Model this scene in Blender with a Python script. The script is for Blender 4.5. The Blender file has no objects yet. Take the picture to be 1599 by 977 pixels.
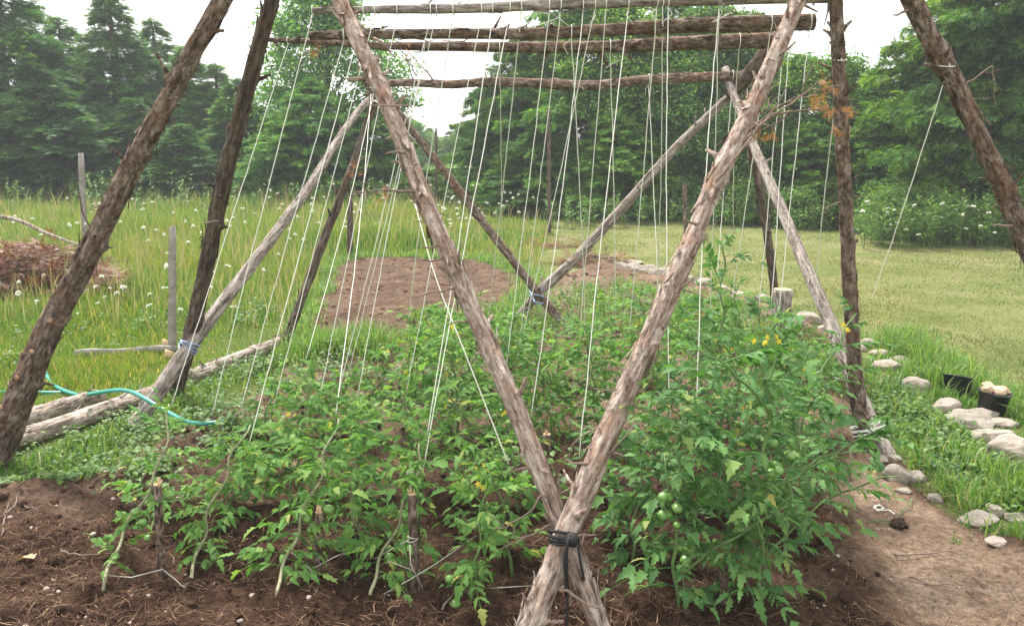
import bpy, math, random
import numpy as np
from mathutils import Vector, Matrix

C = bpy.context.scene.collection
SC = bpy.context.scene
R = math.radians
rng = np.random.default_rng(7)
random.seed(7)

# ------------------------------------------------------------------ camera, world, sun, exposure
CAMH = 1.6
F, CX, CY = 1350.0, 799.5, 488.5
PITCH = math.atan((488.5 - 215.0) / F)
cam = bpy.data.cameras.new('camera')
cam.sensor_width = 36.0
cam.lens = 36.0 * F / 1599.0
cam.clip_start = 0.05
cam.clip_end = 2000.0
camo = bpy.data.objects.new('camera', cam)
C.objects.link(camo)
camo.location = (0, 0, CAMH)
camo.rotation_euler = (math.pi / 2 - PITCH, 0, 0)
SC.camera = camo

SUN_EL, SUN_AZ = R(56), R(-28)          # azimuth clockwise from +Y
w = bpy.data.worlds.new('World')
SC.world = w
w.use_nodes = True
wn, wl = w.node_tree.nodes, w.node_tree.links
wn.clear()
wo = wn.new('ShaderNodeOutputWorld')
wb = wn.new('ShaderNodeBackground')
sky = wn.new('ShaderNodeTexSky')
sky.sky_type = 'NISHITA'
sky.sun_disc = False
sky.sun_elevation = SUN_EL
sky.sun_rotation = SUN_AZ
sky.air_density = 1.0
sky.dust_density = 4.0
tc = wn.new('ShaderNodeTexCoord')
cn = wn.new('ShaderNodeTexNoise')
cn.inputs['Scale'].default_value = 2.2
cn.inputs['Detail'].default_value = 6
cr = wn.new('ShaderNodeValToRGB')
cr.color_ramp.elements[0].position = 0.3
cr.color_ramp.elements[0].color = (8.6, 8.7, 8.9, 1)
cr.color_ramp.elements[1].position = 0.65
cr.color_ramp.elements[1].color = (11.2, 11.1, 10.9, 1)
mx = wn.new('ShaderNodeMix')
mx.data_type = 'RGBA'
mx.inputs['Factor'].default_value = 0.86
wl.new(tc.outputs['Generated'], cn.inputs['Vector'])
wl.new(cn.outputs['Fac'], cr.inputs['Fac'])
wl.new(sky.outputs['Color'], mx.inputs['A'])
wl.new(cr.outputs['Color'], mx.inputs['B'])
wl.new(mx.outputs['Result'], wb.inputs['Color'])
wb.inputs['Strength'].default_value = 0.075
wl.new(wb.outputs['Background'], wo.inputs['Surface'])

sl = bpy.data.lights.new('sun', 'SUN')
sl.energy = 3.0
sl.angle = R(7)
sl.color = (1.0, 0.96, 0.9)
so = bpy.data.objects.new('sun', sl)
C.objects.link(so)
sd = Vector((math.sin(SUN_AZ) * math.cos(SUN_EL), math.cos(SUN_AZ) * math.cos(SUN_EL), math.sin(SUN_EL)))
so.rotation_euler = sd.to_track_quat('Z', 'Y').to_euler()
so.location = (0, 0, 30)

SC.view_settings.view_transform = 'Standard'
SC.view_settings.look = 'None'
SC.view_settings.gamma = 1
SC.view_settings.exposure = 1.6
SC.cycles.use_denoising = True
SC.cycles.max_bounces = 6
SC.cycles.diffuse_bounces = 3
SC.cycles.glossy_bounces = 2
SC.cycles.transmission_bounces = 4
SC.cycles.caustics_reflective = False
SC.cycles.caustics_refractive = False

# ------------------------------------------------------------------ maths helpers
CP, SP = math.cos(PITCH), math.sin(PITCH)

def ray(px, py):
    u, v = (px - CX) / F, (CY - py) / F
    return np.array([u, CP + v * SP, -SP + v * CP])

def at(px, py, Y):                       # world point seen at a photo position, Y metres ahead
    d = ray(px, py)
    return np.array([0, 0, CAMH]) + d * (Y / d[1])

def atz(px, py, z=0.0):                  # world point seen at a photo position, at height z
    d = ray(px, py)
    return np.array([0, 0, CAMH]) + d * ((z - CAMH) / d[2])

def proj(p):
    q = np.asarray(p, float) - np.array([0, 0, CAMH])
    f = q[1] * CP - q[2] * SP
    u = q[1] * SP + q[2] * CP
    return CX + F * q[0] / f, CY - F * u / f

def _hash(i, j, s):
    h = (i.astype(np.int64) * 374761393 + j.astype(np.int64) * 668265263 + s * 982451653) & 0x7fffffff
    h = ((h ^ (h >> 13)) * 1274126177) & 0x7fffffff
    return ((h ^ (h >> 16)) & 0xffff) / 65535.0

def vnoise(x, y, s=0):
    x, y = np.asarray(x, float), np.asarray(y, float)
    i, j = np.floor(x), np.floor(y)
    fx, fy = x - i, y - j
    fx, fy = fx * fx * (3 - 2 * fx), fy * fy * (3 - 2 * fy)
    a, b = _hash(i, j, s), _hash(i + 1, j, s)
    c, d = _hash(i, j + 1, s), _hash(i + 1, j + 1, s)
    return (a * (1 - fx) + b * fx) * (1 - fy) + (c * (1 - fx) + d * fx) * fy

def fbm(x, y, s=0, o=4):
    t, a, n = 0, 0.5, 0
    for k in range(o):
        t = t + a * vnoise(x * 2 ** k, y * 2 ** k, s + k)
        n += a
        a *= 0.5
    return t / n

def sstep(a, b, x):
    t = np.clip((x - a) / (b - a), 0, 1)
    return t * t * (3 - 2 * t)

def poly_sd(x, y, P):                    # signed distance, positive inside
    x, y = np.asarray(x, float), np.asarray(y, float)
    d = np.full(x.shape, 1e9)
    ins = np.zeros(x.shape, bool)
    n = len(P)
    for k in range(n):
        ax, ay = P[k]
        bx, by = P[(k + 1) % n]
        ex, ey = bx - ax, by - ay
        t = np.clip(((x - ax) * ex + (y - ay) * ey) / (ex * ex + ey * ey + 1e-12), 0, 1)
        d = np.minimum(d, np.hypot(x - ax - t * ex, y - ay - t * ey))
        c = ((ay > y) != (by > y)) & (x < (bx - ax) * (y - ay) / (by - ay + 1e-12) + ax)
        ins ^= c
    return np.where(ins, d, -d)

def gp(pts):                             # outline read off the photo -> ground plan in metres
    return [tuple(atz(a, b)[:2]) for a, b in pts]

BED = gp([(-700, 1150), (-500, 800), (-100, 752), (60, 750), (150, 735), (215, 700), (330, 655), (420, 600), (450, 556),
          (560, 560), (640, 545), (720, 510), (830, 470), (880, 432), (940, 410), (1010, 434), (1100, 450), (1190, 478),
          (1280, 512), (1335, 560), (1350, 640), (1375, 712), (1420, 745), (1480, 785), (1560, 835), (1640, 870),
          (1850, 930), (2300, 1150)])
BACK = gp([(452, 528), (478, 480), (500, 425), (540, 404), (640, 401), (770, 404), (835, 440), (800, 482), (700, 505), (600, 532)])
PATH = gp([(1290, 735), (1350, 712), (1430, 752), (1600, 860), (1850, 940), (2300, 1200), (1200, 1200), (1340, 960), (1330, 850), (1270, 790)])
MEADOW = gp([(-2500, 272), (865, 272), (868, 330), (850, 400), (830, 470), (640, 545), (450, 556), (330, 655), (150, 735), (-100, 752), (-900, 800)])

def base_h(x, y):
    far = sstep(18, 60, np.asarray(y, float))
    return 0.05 * (vnoise(np.asarray(x) * .35 + 9, np.asarray(y) * .35, 3) - .5) + 0.015 * (vnoise(np.asarray(x) * 2.5, np.asarray(y) * 2.5, 5) - .5) + far * 0.4 * vnoise(np.asarray(x) * .06, np.asarray(y) * .06, 8)

def soil_h(x, y):
    x, y = np.asarray(x, float), np.asarray(y, float)
    sdj = 0.22 * (fbm(x * 2.2, y * 2.2, 21, 3) - .5)
    a = poly_sd(x, y, BED) + sdj
    b = poly_sd(x, y, BACK) + sdj
    b = b + .75 * (fbm(x * 1.3, y * 1.3, 27, 4) - .5) + .3 * (fbm(x * 6, y * 6, 28, 3) - .5)
    m = sstep(-.12, .25, np.maximum(a, b))
    fl = np.where(b > a, .5, 1.0)
    p = sstep(-.1, .25, poly_sd(x, y, PATH) + 0.3 * (fbm(x * 3, y * 3, 31, 3) - .5))
    lum = fbm(x * 4.5, y * 4.5, 41, 5) * .12 + sstep(.45, .8, fbm(x * 11, y * 11, 47, 4)) * .035 + .02 * fbm(x * 30, y * 30, 49, 3)
    lum = lum * (1 - .75 * p)
    return base_h(x, y) + m * (.045 + lum) * fl - .03, m, p

def hz(x, y):
    s, m, p = soil_h(x, y)
    return np.maximum(base_h(x, y), s)

def G(px, py):                           # a point on the terrain
    q = atz(px, py)
    for _ in range(4):
        q = atz(px, py, float(hz(q[0], q[1])))
    return q

# ------------------------------------------------------------------ mesh helpers
def mesh(name, V, quads=None, tris=None, mat=None, smooth=False):
    V = np.ascontiguousarray(np.asarray(V, np.float32).reshape(-1, 3))
    q = np.zeros((0, 4), np.int32) if quads is None or len(quads) == 0 else np.asarray(quads, np.int32).reshape(-1, 4)
    t = np.zeros((0, 3), np.int32) if tris is None or len(tris) == 0 else np.asarray(tris, np.int32).reshape(-1, 3)
    me = bpy.data.meshes.new(name)
    me.vertices.add(len(V))
    me.vertices.foreach_set('co', V.ravel())
    nl = len(q) * 4 + len(t) * 3
    me.loops.add(nl)
    me.loops.foreach_set('vertex_index', np.concatenate([q.ravel(), t.ravel()]).astype(np.int32))
    me.polygons.add(len(q) + len(t))
    st = np.concatenate([np.arange(len(q)) * 4, len(q) * 4 + np.arange(len(t)) * 3]).astype(np.int32)
    me.polygons.foreach_set('loop_start', st)
    if smooth:
        me.polygons.foreach_set('use_smooth', np.ones(len(q) + len(t), bool))
    me.update(calc_edges=True)
    if mat:
        me.materials.append(mat)
    return me

def obj(name, me, parent=None, loc=None, label=None, cat=None, group=None, kind=None):
    o = bpy.data.objects.new(name, me)
    C.objects.link(o)
    if parent is not None:
        o.parent = parent
    if loc is not None:
        o.location = [float(c) for c in loc]
    if label: o['label'] = label
    if cat: o['category'] = cat
    if group: o['group'] = group
    if kind: o['kind'] = kind
    return o

class MB:
    def __init__(s):
        s.V, s.Q, s.T, s.n = [], [], [], 0
    def add(s, V, q=None, t=None):
        V = np.asarray(V, float).reshape(-1, 3)
        s.V.append(V)
        if q is not None and len(q): s.Q.append(np.asarray(q).reshape(-1, 4) + s.n)
        if t is not None and len(t): s.T.append(np.asarray(t).reshape(-1, 3) + s.n)
        s.n += len(V)
    def tube(s, P, rad, k=6, cap=True, twist=0):
        P = np.asarray(P, float)
        n = len(P)
        rad = np.broadcast_to(np.asarray(rad, float), (n,))
        T = np.gradient(P, axis=0)
        T /= np.linalg.norm(T, axis=1)[:, None] + 1e-12
        ref = np.array([0, 0, 1.0]) if abs(T[0][2]) < .9 else np.array([1.0, 0, 0])
        u = np.cross(T[0], ref); u /= np.linalg.norm(u)
        V = []
        for i in range(n):
            u = u - T[i] * np.dot(u, T[i]); u /= np.linalg.norm(u) + 1e-12
            v = np.cross(T[i], u)
            a = np.arange(k) * 2 * np.pi / k + twist * i
            V.append(P[i] + rad[i] * (np.cos(a)[:, None] * u + np.sin(a)[:, None] * v))
        V = np.concatenate(V)
        i, j = np.meshgrid(np.arange(n - 1), np.arange(k), indexing='ij')
        i, j = i.ravel(), j.ravel()
        j2 = (j + 1) % k
        q = np.stack([i * k + j, i * k + j2, (i + 1) * k + j2, (i + 1) * k + j], 1)
        t = []
        if cap:
            V = np.concatenate([V, P[:1], P[-1:]])
            for j in range(k):
                t.append((n * k, (j + 1) % k, j))
                t.append((n * k + 1, (n - 1) * k + j, (n - 1) * k + (j + 1) % k))
        s.add(V, q, t)
    def box(s, c, sx, sy, sz, M=None):
        a = np.array([[x, y, z] for x in (-.5, .5) for y in (-.5, .5) for z in (-.5, .5)]) * [sx, sy, sz]
        if M is not None: a = a @ np.asarray(M).T
        s.add(a + np.asarray(c), [(0, 1, 3, 2), (4, 6, 7, 5), (0, 4, 5, 1), (2, 3, 7, 6), (0, 2, 6, 4), (1, 5, 7, 3)])
    def inst(s, T, pos, fr):             # T = (verts, quads, tris); fr = (N,3,3) whose columns are x, y, z axes (scaled)
        V, q, t = T
        N, m = len(pos), len(V)
        W = np.einsum('nij,mj->nmi', fr, V) + np.asarray(pos)[:, None, :]
        off = (np.arange(N) * m)[:, None, None]
        s.add(W.reshape(-1, 3), (np.asarray(q)[None] + off).reshape(-1, 4) if len(q) else None,
              (np.asarray(t)[None] + off).reshape(-1, 3) if len(t) else None)
    def mesh(s, name, mat=None, smooth=False):
        V = np.concatenate(s.V) if s.V else np.zeros((0, 3))
        return mesh(name, V, np.concatenate(s.Q) if s.Q else None, np.concatenate(s.T) if s.T else None, mat, smooth)

def frames(fwd, up, scale=1.0, roll=None):
    fwd = np.asarray(fwd, float); up = np.broadcast_to(np.asarray(up, float), fwd.shape)
    y = fwd / (np.linalg.norm(fwd, axis=1)[:, None] + 1e-9)
    x = np.cross(y, up); x /= np.linalg.norm(x, axis=1)[:, None] + 1e-9
    z = np.cross(x, y)
    if roll is not None:
        c, sn = np.cos(roll)[:, None], np.sin(roll)[:, None]
        x, z = x * c + z * sn, z * c - x * sn
    sc = np.broadcast_to(np.asarray(scale, float), (len(fwd),))[:, None, None]
    return np.stack([x, y, z], 2) * sc

def copy_tree(o, parent=None):
    c = o.copy(); C.objects.link(c)
    if parent is not None: c.parent = parent
    for ch in [x for x in SC.objects if x.parent == o]:
        copy_tree(ch, c)
    return c

ORD = ['first', 'second', 'third', 'fourth', 'fifth', 'sixth', 'seventh', 'eighth', 'ninth', 'tenth', 'eleventh', 'twelfth',
       'thirteenth', 'fourteenth', 'fifteenth', 'sixteenth', 'seventeenth', 'eighteenth', 'nineteenth', 'twentieth', 'twenty-first', 'twenty-second', 'twenty-third', 'twenty-fourth']

# ------------------------------------------------------------------ materials
def new_mat(name, rough=.8, spec=.25):
    m = bpy.data.materials.new(name)
    m.use_nodes = True
    nt = m.node_tree
    b = nt.nodes['Principled BSDF']
    b.inputs['Roughness'].default_value = rough
    b.inputs['Specular IOR Level'].default_value = spec
    return m, nt, b

def N(nt, t, **k):
    n = nt.nodes.new(t)
    for a, v in k.items():
        if a in n.inputs: n.inputs[a].default_value = v
        else: setattr(n, a, v)
    return n

def ramp(nt, fac, cols):
    r = nt.nodes.new('ShaderNodeValToRGB')
    e = r.color_ramp.elements
    while len(e) < len(cols): e.new(.5)
    for k, (p, c) in enumerate(cols):
        e[k].position = p
        e[k].color = (*c, 1)
    if fac is not None: nt.links.new(fac, r.inputs['Fac'])
    return r.outputs['Color']

def mixc(nt, f, a, b, mode='MIX'):
    m = nt.nodes.new('ShaderNodeMix')
    m.data_type = 'RGBA'; m.blend_type = mode
    for i, v in (('Factor', f), ('A', a), ('B', b)):
        if hasattr(v, 'is_output'): nt.links.new(v, m.inputs[i])
        elif i == 'Factor': m.inputs[i].default_value = v
        else: m.inputs[i].default_value = (*v, 1)
    return m.outputs['Result']

def noise(nt, vec, scale, detail=4, rough=.55, typ=None):
    n = nt.nodes.new('ShaderNodeTexNoise')
    if typ: n.noise_type = typ
    n.inputs['Scale'].default_value = scale
    n.inputs['Detail'].default_value = detail
    n.inputs['Roughness'].default_value = rough
    if vec is not None: nt.links.new(vec, n.inputs['Vector'])
    return n.outputs['Fac']

def coords(nt, out='Object', scale=None):
    t = nt.nodes.new('ShaderNodeTexCoord')
    if scale is None: return t.outputs[out]
    m = nt.nodes.new('ShaderNodeMapping')
    m.inputs['Scale'].default_value = scale
    nt.links.new(t.outputs[out], m.inputs['Vector'])
    return m.outputs['Vector']

def bump(nt, b, h, strength=.5, dist=.01):
    n = nt.nodes.new('ShaderNodeBump')
    n.inputs['Strength'].default_value = strength
    n.inputs['Distance'].default_value = dist
    nt.links.new(h, n.inputs['Height'])
    nt.links.new(n.outputs['Normal'], b.inputs['Normal'])

def bark_mat(name, dark, mid, pale, red, redness=.5, stretch=.22):
    m, nt, b = new_mat(name, .95, .1)
    v = coords(nt, 'Object', (1, 1, stretch))
    v2 = coords(nt, 'Object', (1, 1, .6))
    n1 = noise(nt, v, 34, 10, .72)
    n2 = noise(nt, v, 70, 6, .7)
    n3 = noise(nt, v2, 9, 5, .65)
    n4 = noise(nt, v2, 45, 6, .7)
    c = ramp(nt, n1, [(.36, dark), (.48, mid), (.62, pale)])
    rf = ramp(nt, n3, [(.5, (0, 0, 0)), (.62, (redness,) * 3)])
    c = mixc(nt, rf, c, red)
    g = ramp(nt, n2, [(.36, (.34, .32, .30)), (.47, (1, 1, 1)), (.66, (1.25, 1.25, 1.25))])
    c = mixc(nt, .85, c, g, 'MULTIPLY')
    g = ramp(nt, n4, [(.34, (.42, .4, .38)), (.47, (1, 1, 1)), (.68, (1.3, 1.28, 1.25))])
    c = mixc(nt, .7, c, g, 'MULTIPLY')
    nt.links.new(c, b.inputs['Base Color'])
    ma = N(nt, 'ShaderNodeMath', operation='ADD')
    nt.links.new(n1, ma.inputs[0]); nt.links.new(n2, ma.inputs[1])
    mb_ = N(nt, 'ShaderNodeMath', operation='ADD')
    nt.links.new(ma.outputs[0], mb_.inputs[0]); nt.links.new(n4, mb_.inputs[1])
    bump(nt, b, mb_.outputs[0], 1.0, .02)
    return m

M = {}
M['bark_front'] = bark_mat('bark_front', (.19, .125, .095), (.40, .30, .25), (.62, .53, .46), (.36, .20, .12), .55, .3)
M['bark_brown'] = bark_mat('bark_brown', (.05, .032, .023), (.165, .115, .088), (.36, .29, .24), (.19, .105, .065), .55, .5)  # brown of another species, darkened to carry backlit shade too
M['bark_grey'] = bark_mat('bark_grey', (.11, .088, .073), (.30, .255, .22), (.48, .43, .385), (.25, .17, .12), .25)
M['bark_dark'] = bark_mat('bark_dark', (.035, .026, .02), (.11, .082, .064), (.21, .165, .135), (.13, .075, .05), .5)  # darker species tone with backlit shade mixed into the colour
M['bark_log'] = bark_mat('bark_log', (.12, .09, .07), (.38, .31, .255), (.56, .49, .42), (.3, .19, .12), .3)
M['bark_tree'] = bark_mat('bark_tree', (.03, .024, .02), (.08, .065, .055), (.15, .125, .105), (.09, .06, .045), .3)

def leaf_mat(name, cols, trans=.35, rough=.55, spec=.3, patch=None, patch_scale=1.0, tcol=None, each=False):
    m, nt, b = new_mat(name, rough, spec)
    ge = nt.nodes.new('ShaderNodeNewGeometry')
    c = ramp(nt, ge.outputs['Random Per Island'], cols)
    if patch:
        pf = noise(nt, coords(nt, 'Object'), patch_scale, 3, .6)
        pf = ramp(nt, pf, [(.42, (0, 0, 0)), (.62, (1, 1, 1))])
        c = mixc(nt, pf, c, mixc(nt, 1.0, c, patch, 'MULTIPLY'))
    if each:
        oi = nt.nodes.new('ShaderNodeObjectInfo')
        c = mixc(nt, 1.0, c, ramp(nt, oi.outputs['Random'], [(0, (.7, .78, .8)), (.4, (.9, .95, .9)), (.75, (1.3, 1.2, .85)), (1, (1.0, 1.15, 1.0))]), 'MULTIPLY')
    nt.links.new(c, b.inputs['Base Color'])
    tr = nt.nodes.new('ShaderNodeBsdfTranslucent')
    nt.links.new(mixc(nt, 1.0, c, tcol or (1.25, 1.3, .6), 'MULTIPLY'), tr.inputs['Color'])
    ms = nt.nodes.new('ShaderNodeMixShader')
    ms.inputs['Fac'].default_value = trans
    out = nt.nodes['Material Output']
    nt.links.new(b.outputs[0], ms.inputs[1]); nt.links.new(tr.outputs[0], ms.inputs[2])
    nt.links.new(ms.outputs[0], out.inputs['Surface'])
    return m

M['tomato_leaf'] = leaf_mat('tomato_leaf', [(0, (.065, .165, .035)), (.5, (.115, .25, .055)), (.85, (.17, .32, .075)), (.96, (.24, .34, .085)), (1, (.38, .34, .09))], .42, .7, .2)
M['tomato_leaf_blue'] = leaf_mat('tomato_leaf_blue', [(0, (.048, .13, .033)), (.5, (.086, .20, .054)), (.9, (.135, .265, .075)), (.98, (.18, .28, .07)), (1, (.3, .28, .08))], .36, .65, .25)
M['weed_leaf'] = leaf_mat('weed_leaf', [(0, (.05, .11, .03)), (.6, (.09, .18, .04)), (1, (.17, .25, .06))], .35)
M['meadow'] = leaf_mat('meadow', [(0, (.065, .16, .02)), (.5, (.115, .23, .03)), (.8, (.185, .28, .06)), (.92, (.28, .29, .10)), (1, (.38, .34, .17))], .4, .6, .2, (1.45, 1.08, .95), .6)
M['seed'] = leaf_mat('seed', [(0, (.2, .23, .08)), (.5, (.3, .27, .13)), (1, (.42, .36, .22))], .3, .8, .1)
M['lawn'] = leaf_mat('lawn', [(0, (.08, .13, .032)), (.5, (.135, .18, .058)), (.85, (.19, .22, .085)), (1, (.29, .275, .15))], .35, .6, .2, (1.45, 1.1, 1.0), .6)
M['tuft'] = leaf_mat('tuft', [(0, (.07, .16, .025)), (.5, (.13, .25, .045)), (.85, (.2, .32, .08)), (1, (.36, .34, .17))], .4, .5, .3)
M['cedar'] = leaf_mat('cedar', [(0, (.028, .085, .02)), (.5, (.06, .15, .03)), (.85, (.11, .225, .045)), (1, (.19, .3, .06))], .38, .7, .15, (1.6, 1.4, .9), 1.1, each=True)
M['spruce'] = leaf_mat('spruce', [(0, (.04, .105, .04)), (.5, (.075, .175, .06)), (.9, (.13, .25, .08)), (1, (.2, .3, .09))], .35, .7, .15, (1.5, 1.4, .9), 1.0, each=True)
M['broadleaf'] = leaf_mat('broadleaf', [(0, (.04, .11, .024)), (.5, (.075, .18, .036)), (1, (.15, .27, .06))], .42, .6, .25, (1.4, 1.25, .9), .9, each=True)
M['shrub'] = leaf_mat('shrub', [(0, (.065, .15, .03)), (.5, (.11, .22, .045)), (1, (.2, .31, .07))], .42)
M['dead_needle'] = leaf_mat('dead_needle', [(0, (.085, .032, .02)), (.5, (.17, .065, .038)), (.9, (.25, .11, .062)), (1, (.3, .18, .11))], .25)
M['rust_needle'] = leaf_mat('rust_needle', [(0, (.28, .11, .04)), (.5, (.42, .18, .07)), (1, (.5, .28, .13))], .3)
M['straw'] = leaf_mat('straw', [(0, (.04, .023, .015)), (.6, (.085, .048, .03)), (.92, (.17, .10, .062)), (1, (.36, .25, .16))], .1, .9, .1)
M['flower_white'] = leaf_mat('flower_white', [(0, (.6, .62, .5)), (1, (.8, .8, .72))], .3, tcol=(1, 1, .9))
M['flower_yellow'] = leaf_mat('flower_yellow', [(0, (.75, .52, .03)), (1, (.85, .68, .06))], .3, tcol=(1, 1, .8))
M['dry_leaf'] = leaf_mat('dry_leaf', [(0, (.32, .2, .11)), (1, (.42, .28, .17))], .1)

def plain_mat(name, col, rough=.6, spec=.3, var=.25, sc=20, bumpd=0):
    m, nt, b = new_mat(name, rough, spec)
    n = noise(nt, coords(nt, 'Object'), sc, 5, .6)
    lo = tuple(c * (1 - var) for c in col); hi = tuple(min(1, c * (1 + var)) for c in col)
    nt.links.new(ramp(nt, n, [(.3, lo), (.7, hi)]), b.inputs['Base Color'])
    if bumpd: bump(nt, b, n, .6, bumpd)
    return m

M['twine'] = plain_mat('twine', (.72, .72, .64), .8, .2, .12, 60)
M['old_twine'] = plain_mat('old_twine', (.42, .40, .34), .9, .1, .2, 60)
M['black_cord'] = plain_mat('black_cord', (.012, .012, .013), .7, .3, .3, 80)
M['blue_rope'] = plain_mat('blue_rope', (.22, .27, .38), .7, .3, .6, 60)
M['hose'] = plain_mat('hose', (.02, .25, .19), .35, .5, .2, 12)
M['hose_tip'] = plain_mat('hose_tip', (.015, .09, .075), .4, .5, .2, 12)
M['pot'] = plain_mat('pot', (.013, .014, .016), .45, .5, .2, 12)
M['brick'] = plain_mat('brick', (.48, .33, .23), .9, .1, .25, 14, .004)
M['board'] = plain_mat('board', (.24, .22, .195), .9, .1, .3, 25, .003)
M['fresh_wood'] = plain_mat('fresh_wood', (.52, .37, .22), .85, .15, .25, 25, .003)
M['cut_wood'] = plain_mat('cut_wood', (.34, .21, .13), .9, .1, .3, 60)
M['stem'] = plain_mat('stem', (.10, .17, .05), .6, .3, .25, 30)
M['stem_pale'] = plain_mat('stem_pale', (.24, .24, .14), .7, .25, .3, 30)
M['twig'] = plain_mat('twig', (.2, .15, .12), .9, .1, .35, 40)
M['tomato'] = plain_mat('tomato', (.13, .26, .055), .3, .5, .2, 15)
M['clod'] = plain_mat('clod', (.05, .034, .025), 1, .05, .5, 60, .006)
M['pebble'] = plain_mat('pebble', (.38, .31, .26), .9, .15, .35, 9)

def rock_mat(name, a, b_, c_):
    m, nt, b = new_mat(name, .92, .15)
    oi = nt.nodes.new('ShaderNodeObjectInfo')
    v = coords(nt, 'Object')
    n1 = noise(nt, v, 9, 8, .65); n2 = noise(nt, v, 55, 4, .6); n3 = noise(nt, v, 3.5, 4, .6)
    c = ramp(nt, n1, [(.3, a), (.5, b_), (.7, c_)])
    c = mixc(nt, ramp(nt, n3, [(.5, (0, 0, 0)), (.7, (.55,) * 3)]), c, (.30, .25, .17))
    c = mixc(nt, ramp(nt, oi.outputs['Random'], [(0, (0, 0, 0)), (1, (.5,) * 3)]), c, (.42, .34, .29))
    nt.links.new(c, b.inputs['Base Color'])
    ma = N(nt, 'ShaderNodeMath', operation='ADD')
    nt.links.new(n1, ma.inputs[0]); nt.links.new(n2, ma.inputs[1])
    bump(nt, b, ma.outputs[0], .7, .012)
    return m
M['rock'] = rock_mat('rock', (.13, .115, .095), (.24, .215, .18), (.38, .34, .295))

def soil_mat():
    m, nt, b = new_mat('soil', 1.0, .05)
    v = coords(nt, 'Object')
    n1 = noise(nt, v, 4.5, 8, .7); n2 = noise(nt, v, 38, 6, .7); n3 = noise(nt, v, 150, 3, .6)
    dark = ramp(nt, n1, [(.32, (.022, .012, .008)), (.5, (.058, .032, .021)), (.7, (.14, .083, .054))])
    dry = ramp(nt, n1, [(.3, (.18, .12, .082)), (.5, (.27, .19, .135)), (.7, (.37, .28, .21))])
    at_ = nt.nodes.new('ShaderNodeAttribute'); at_.attribute_name = 'dry'
    c = mixc(nt, at_.outputs['Fac'], dark, dry)
    g = ramp(nt, n2, [(.34, (.42, .40, .38)), (.5, (1, 1, 1)), (.68, (1.5, 1.42, 1.3))])
    c = mixc(nt, .85, c, g, 'MULTIPLY')
    g2 = ramp(nt, n3, [(.35, (.65,) * 3), (.55, (1, 1, 1)), (.78, (1.5, 1.45, 1.35))])
    c = mixc(nt, .6, c, g2, 'MULTIPLY')
    nt.links.new(c, b.inputs['Base Color'])
    ma = N(nt, 'ShaderNodeMath', operation='ADD')
    nt.links.new(n2, ma.inputs[0]); nt.links.new(n3, ma.inputs[1])
    bump(nt, b, ma.outputs[0], 1.0, .02)
    return m
M['soil'] = soil_mat()
M['soil_dry'] = plain_mat('soil_dry', (.15, .088, .058), 1, .05, .5, 30, .01)

def ground_mat():
    m, nt, b = new_mat('turf', 1.0, .05)
    v = coords(nt, 'Object')
    n1 = noise(nt, v, 1.1, 6, .65); n2 = noise(nt, v, 30, 6, .7); n3 = noise(nt, v, .35, 4, .6)
    mown = ramp(nt, n1, [(.32, (.095, .125, .036)), (.5, (.145, .16, .057)), (.68, (.215, .20, .10))])
    mead = ramp(nt, n1, [(.3, (.06, .095, .022)), (.6, (.1, .13, .035)), (.75, (.16, .15, .06))])
    at_ = nt.nodes.new('ShaderNodeAttribute'); at_.attribute_name = 'meadow'
    c = mixc(nt, at_.outputs['Fac'], mown, mead)
    g = ramp(nt, n2, [(.3, (.55, .58, .5)), (.5, (1, 1, 1)), (.7, (1.35, 1.3, 1.2))])
    c = mixc(nt, .8, c, g, 'MULTIPLY')
    nt.links.new(c, b.inputs['Base Color'])
    bump(nt, b, n2, 1.0, .03)
    return m
M['turf'] = ground_mat()

# ------------------------------------------------------------------ terrain
def grid(xs, ys, zf):
    X, Y = np.meshgrid(xs, ys)
    V = np.stack([X, Y, zf], 2).reshape(-1, 3)
    n, k = len(ys), len(xs)
    i, j = np.meshgrid(np.arange(n - 1), np.arange(k - 1), indexing='ij')
    a = (i * k + j).ravel()
    return V, np.stack([a, a + 1, a + k + 1, a + k], 1)

def axis(parts):
    out = [parts[0][0]]
    for a, b, s in parts:
        n = max(1, int(round((b - a) / s)))
        out += list(np.linspace(a, b, n + 1)[1:])
    return np.array(out)

xs = axis([(-300, -60, 24), (-60, -12, 2), (-12, 12, .12), (12, 60, 2), (60, 300, 24)])
ys = axis([(-40, 0, 4), (0, 18, .12), (18, 40, .6), (40, 100, 4), (100, 500, 40)])
X, Y = np.meshgrid(xs, ys)
V, q = grid(xs, ys, base_h(X, Y))
me = mesh('ground', V, q, None, M['turf'], True)
a = me.attributes.new('meadow', 'FLOAT', 'POINT')
md = sstep(-.3, .3, poly_sd(V[:, 0], V[:, 1], MEADOW) + .5 * (fbm(V[:, 0], V[:, 1], 55) - .5))
a.data.foreach_set('value', md.astype(np.float32))
obj('ground', me, kind='structure', label='grassy ground, mown lawn and rough meadow')

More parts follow.
